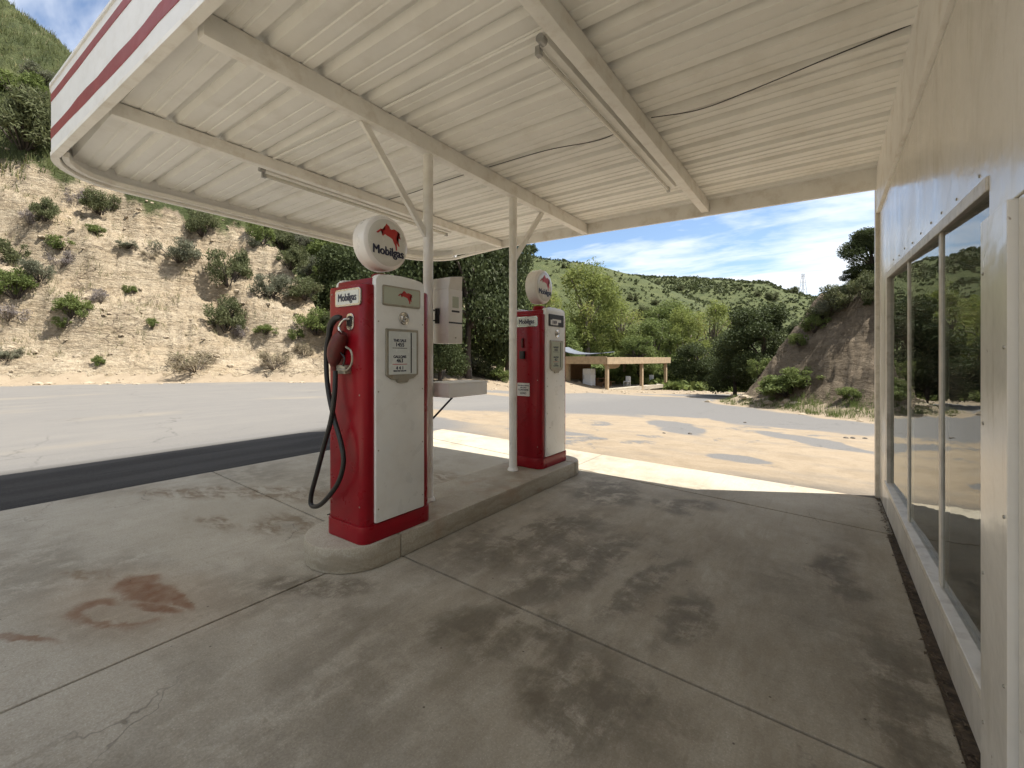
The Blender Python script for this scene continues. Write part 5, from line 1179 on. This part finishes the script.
# grey curved sheet on the roof
V, F = [], []
for i in range(9):
    t = i/8; q = sp(-.3 + 0.25*LR*(1-0) * 0 - .2, LD*(.92-.9*t), 0)
    zc = ztop + .12 + .45*(2*abs(t-.55))**2.2*(1 if t < .55 else .35) + .08
    for w_, dz in ((0, 0), (1.6, .1), (1.6, .16), (0, .06)):
        p_ = sp(-.3+w_, LD*(.95-.93*t), zc+dz); V.append(p_)
for i in range(8):
    for k in range(4): F.append((4*i+k, 4*i+(k+1) % 4, 4*i+4+(k+1) % 4, 4*i+4+k))
F += [(0, 1, 2, 3), (35, 34, 33, 32)]
tag(pydata('curved_sheet', V, F, 'grey_metal', None, True), 'grey sheet curling up at one end on the shed roof', 'roof sheet')
# things under the shed
q = A.lerp(Lf, .62) + ex*1.2; zf = zg + .03
fr = thing('refrigerator', 'white refrigerator standing in the left bay of the shed', 'refrigerator', (q.x, q.y, zf))
def orient_box(name, c, sx, sy, z0, z1, mat, parent, bev=0.01):
    vs0 = [c + ex*a*sx/2 + ey*b_*sy/2 for a, b_ in ((-1,-1),(1,-1),(1,1),(-1,1))]
    return hexa(name, [(v.x, v.y, z0) for v in vs0], [(v.x, v.y, z1) for v in vs0], mat, parent, bev)
orient_box('cabinet', q, .7, .8, zf, zf+1.12, 'fridge', fr, .03); orient_box('freezer_door', q, .7, .8, zf+1.13, zf+1.62, 'fridge', fr, .03)
orient_box('handle', q - ex*.37 + ey*.28, .03, .03, zf+.7, zf+1.05, 'black', fr, .005)
lp = atd(586, 362, 37.0)
lm = thing('pendant_lamp', 'white cone shaped lamp hanging at the shed fascia', 'lamp', (lp.x, lp.y, lp.z))
lathe('shade', [(-.16, .24), (-.14, .23), (.06, .07), (.10, .04)], lp, (0, 0, 1), 'fridge', lm, 20)
tube('stem', [(lp.x, lp.y, lp.z+.09), (lp.x, lp.y, zbot+.25)], .02, 'black', lm, 8)
def table(c, lab):
    t = thing('picnic_table', lab, 'table', (c.x, c.y, zf))
    for k in range(4): orient_box('top_plank', c + ey*(-.3+.2*k), 1.9, .18, zf+.72, zf+.76, 'wood_dark', t, .004)
    for s in (-1, 1):
        orient_box('bench', c + ey*.72*s, 1.9, .26, zf+.42, zf+.46, 'wood_dark', t, .004)
        orient_box('leg', c + ex*.7*s, .08, 1.3, zf, zf+.40, 'wood_dark', t, .004); orient_box('leg', c + ex*.7*s, .08, .3, zf+.40, zf+.72, 'wood_dark', t, .004)
table(A + ex*2.6 + ey*2.2, 'dark timber picnic table in the middle of the shed')
def chair(c, lab):
    t = thing('patio_chair', lab, 'chair', (c.x, c.y, zf), 'white chairs in the shed')
    orient_box('seat', c, .45, .45, zf+.40, zf+.44, 'fridge', t, .01); orient_box('backrest', c + ex*.21, .04, .45, zf+.44, zf+.88, 'fridge', t, .01)
    for a in (-1, 1):
        for b_ in (-1, 1): orient_box('leg', c + ex*.19*a + ey*.19*b_, .04, .04, zf, zf+.40, 'fridge', t, .004)
chair(A + ex*LR*.42 + ey*.8, 'white patio chair left of the middle shed post'); chair(A + ex*LR*.50 + ey*1.3, 'white patio chair behind the middle shed post')
chair(A + ex*LR*.86 + ey*1.0, 'white patio chair beside the right hand shed post')
lg = atd(612, 368, 38.5)
cn = [(-1.5, .34), (-1.1, .05), (-.5, -.06), (.5, -.06), (1.1, .05), (1.5, .34)]
hull = []
for a, z_ in cn: hull += [tuple(lg + ex*a - ey*.4*(1-abs(a)/2.2) + Vector((0, 0, .42))), tuple(lg + ex*a + Vector((0, 0, z_))), tuple(lg + ex*a + ey*.4*(1-abs(a)/2.2) + Vector((0, 0, .42)))]
Fh = []
for i in range(5): Fh += [(3*i, 3*i+1, 3*i+4, 3*i+3), (3*i+1, 3*i+2, 3*i+5, 3*i+4), (3*i+2, 3*i, 3*i+3, 3*i+5)]
Fh += [(0, 1, 2), (17, 16, 15)]
tag(pydata('timber_hull', hull, Fh, 'wood', None), 'tan curved timber hull stored up under the shed roof', 'hull')
# pale logs on the ground beyond the shed
for k, (pa, pb, dd_, lab) in enumerate((((640, 375), (690, 377.5), 46, 'long pale log lying beyond the right end of the shed'), ((668, 379), (706, 381), 45, 'pale log in front of the long one by the dark tree'), ((622, 374), (650, 376.5), 47, 'short pale log seen between the shed posts'))):
    a = atd(*pa, dd_); b_ = atd(*pb, dd_-1); a.z = hz(a.x, a.y)+.16; b_.z = hz(b_.x, b_.y)+.15
    tag(tube('log', [a, a.lerp(b_, .5)+Vector((0, 0, .04)), b_], [.18, .21, .16], 'stone', None, 10), lab, 'log', 'logs beyond the shed')

# metal rail by the road, palm and pylon on the ridges
rp = ground_hit(446, 371)[0]; u_ = (ray(470, 358) - ray(440, 358)).normalized(); u_.z = 0
rl = thing('metal_rail', 'black metal rail frame at the road edge under the dispenser', 'rail', rp)
L_ = 1.1
join_tubes('frame', [([rp, rp+Vector((0, 0, .9))], .03, 8), ([rp+u_*L_, rp+u_*L_+Vector((0, 0, .75))], .03, 8), ([rp-u_*.6+Vector((0, 0, 1.0)), rp+u_*L_+Vector((0, 0, .75))], .03, 8), ([rp-u_*.4+Vector((0, 0, .55)), rp+u_*L_+Vector((0, 0, .40))], .025, 8)], 'black', rl)
pp, pd = ground_hit(530, 262, 60, 300)
hgt = 13*pd/FPX
pm = thing('palm_tree', 'lone palm on the skyline left of the farther globe', 'tree', pp)
tube('trunk', [pp, pp+Vector((.1, 0, hgt*.6)), pp+Vector((0, 0, hgt))], [.3, .22, .2], 'bark', pm, 8)
link('crown', leaves_mesh('crown', [(0, 0, hgt, 1.6, 1.6, 1.1)], 260, 1.5, 77, 'lf_oak', shell=.2, aspect=.18, droop=.4), None, pm)
pyl_az = ray(803, 358); dP = 262.0; bx, by = pyl_az.x*dP, pyl_az.y*dP; bz = hz(bx, by) - 1
topz = CAMH + dP*(HORY-273.5)/FPX
py_ = thing('power_pylon', 'thin steel lattice power pylon on the far skyline', 'pylon', (bx, by, bz))
Hh = topz - bz; side = Vector((CY, SY, 0)); dep = Vector((-SY, CY, 0)); c0_ = Vector((bx, by, bz))
sp_ = []
for a in (-1, 1):
    for b_ in (-1, 1): sp_.append(([c0_ + side*2.4*a + dep*2.4*b_, c0_ + side*.5*a + dep*.5*b_ + Vector((0, 0, Hh))], .11, 5))
    for k in range(6):
        f0, f1 = k/6, (k+1)/6; w0, w1 = 2.4-1.9*f0, 2.4-1.9*f1
        for b_ in (-1, 1): sp_.append(([c0_ + side*w0*a + dep*w0*b_ + Vector((0, 0, Hh*f0)), c0_ - side*w1*a + dep*w1*b_ + Vector((0, 0, Hh*f1))], .06, 4))
join_tubes('lattice', sp_, 'steel', py_)
for f_ in (.62, .78, .93):
    tube('cross_arm', [c0_ - side*4.2 + Vector((0, 0, Hh*f_)), c0_ + side*4.2 + Vector((0, 0, Hh*f_))], .12, 'steel', py_, 5)
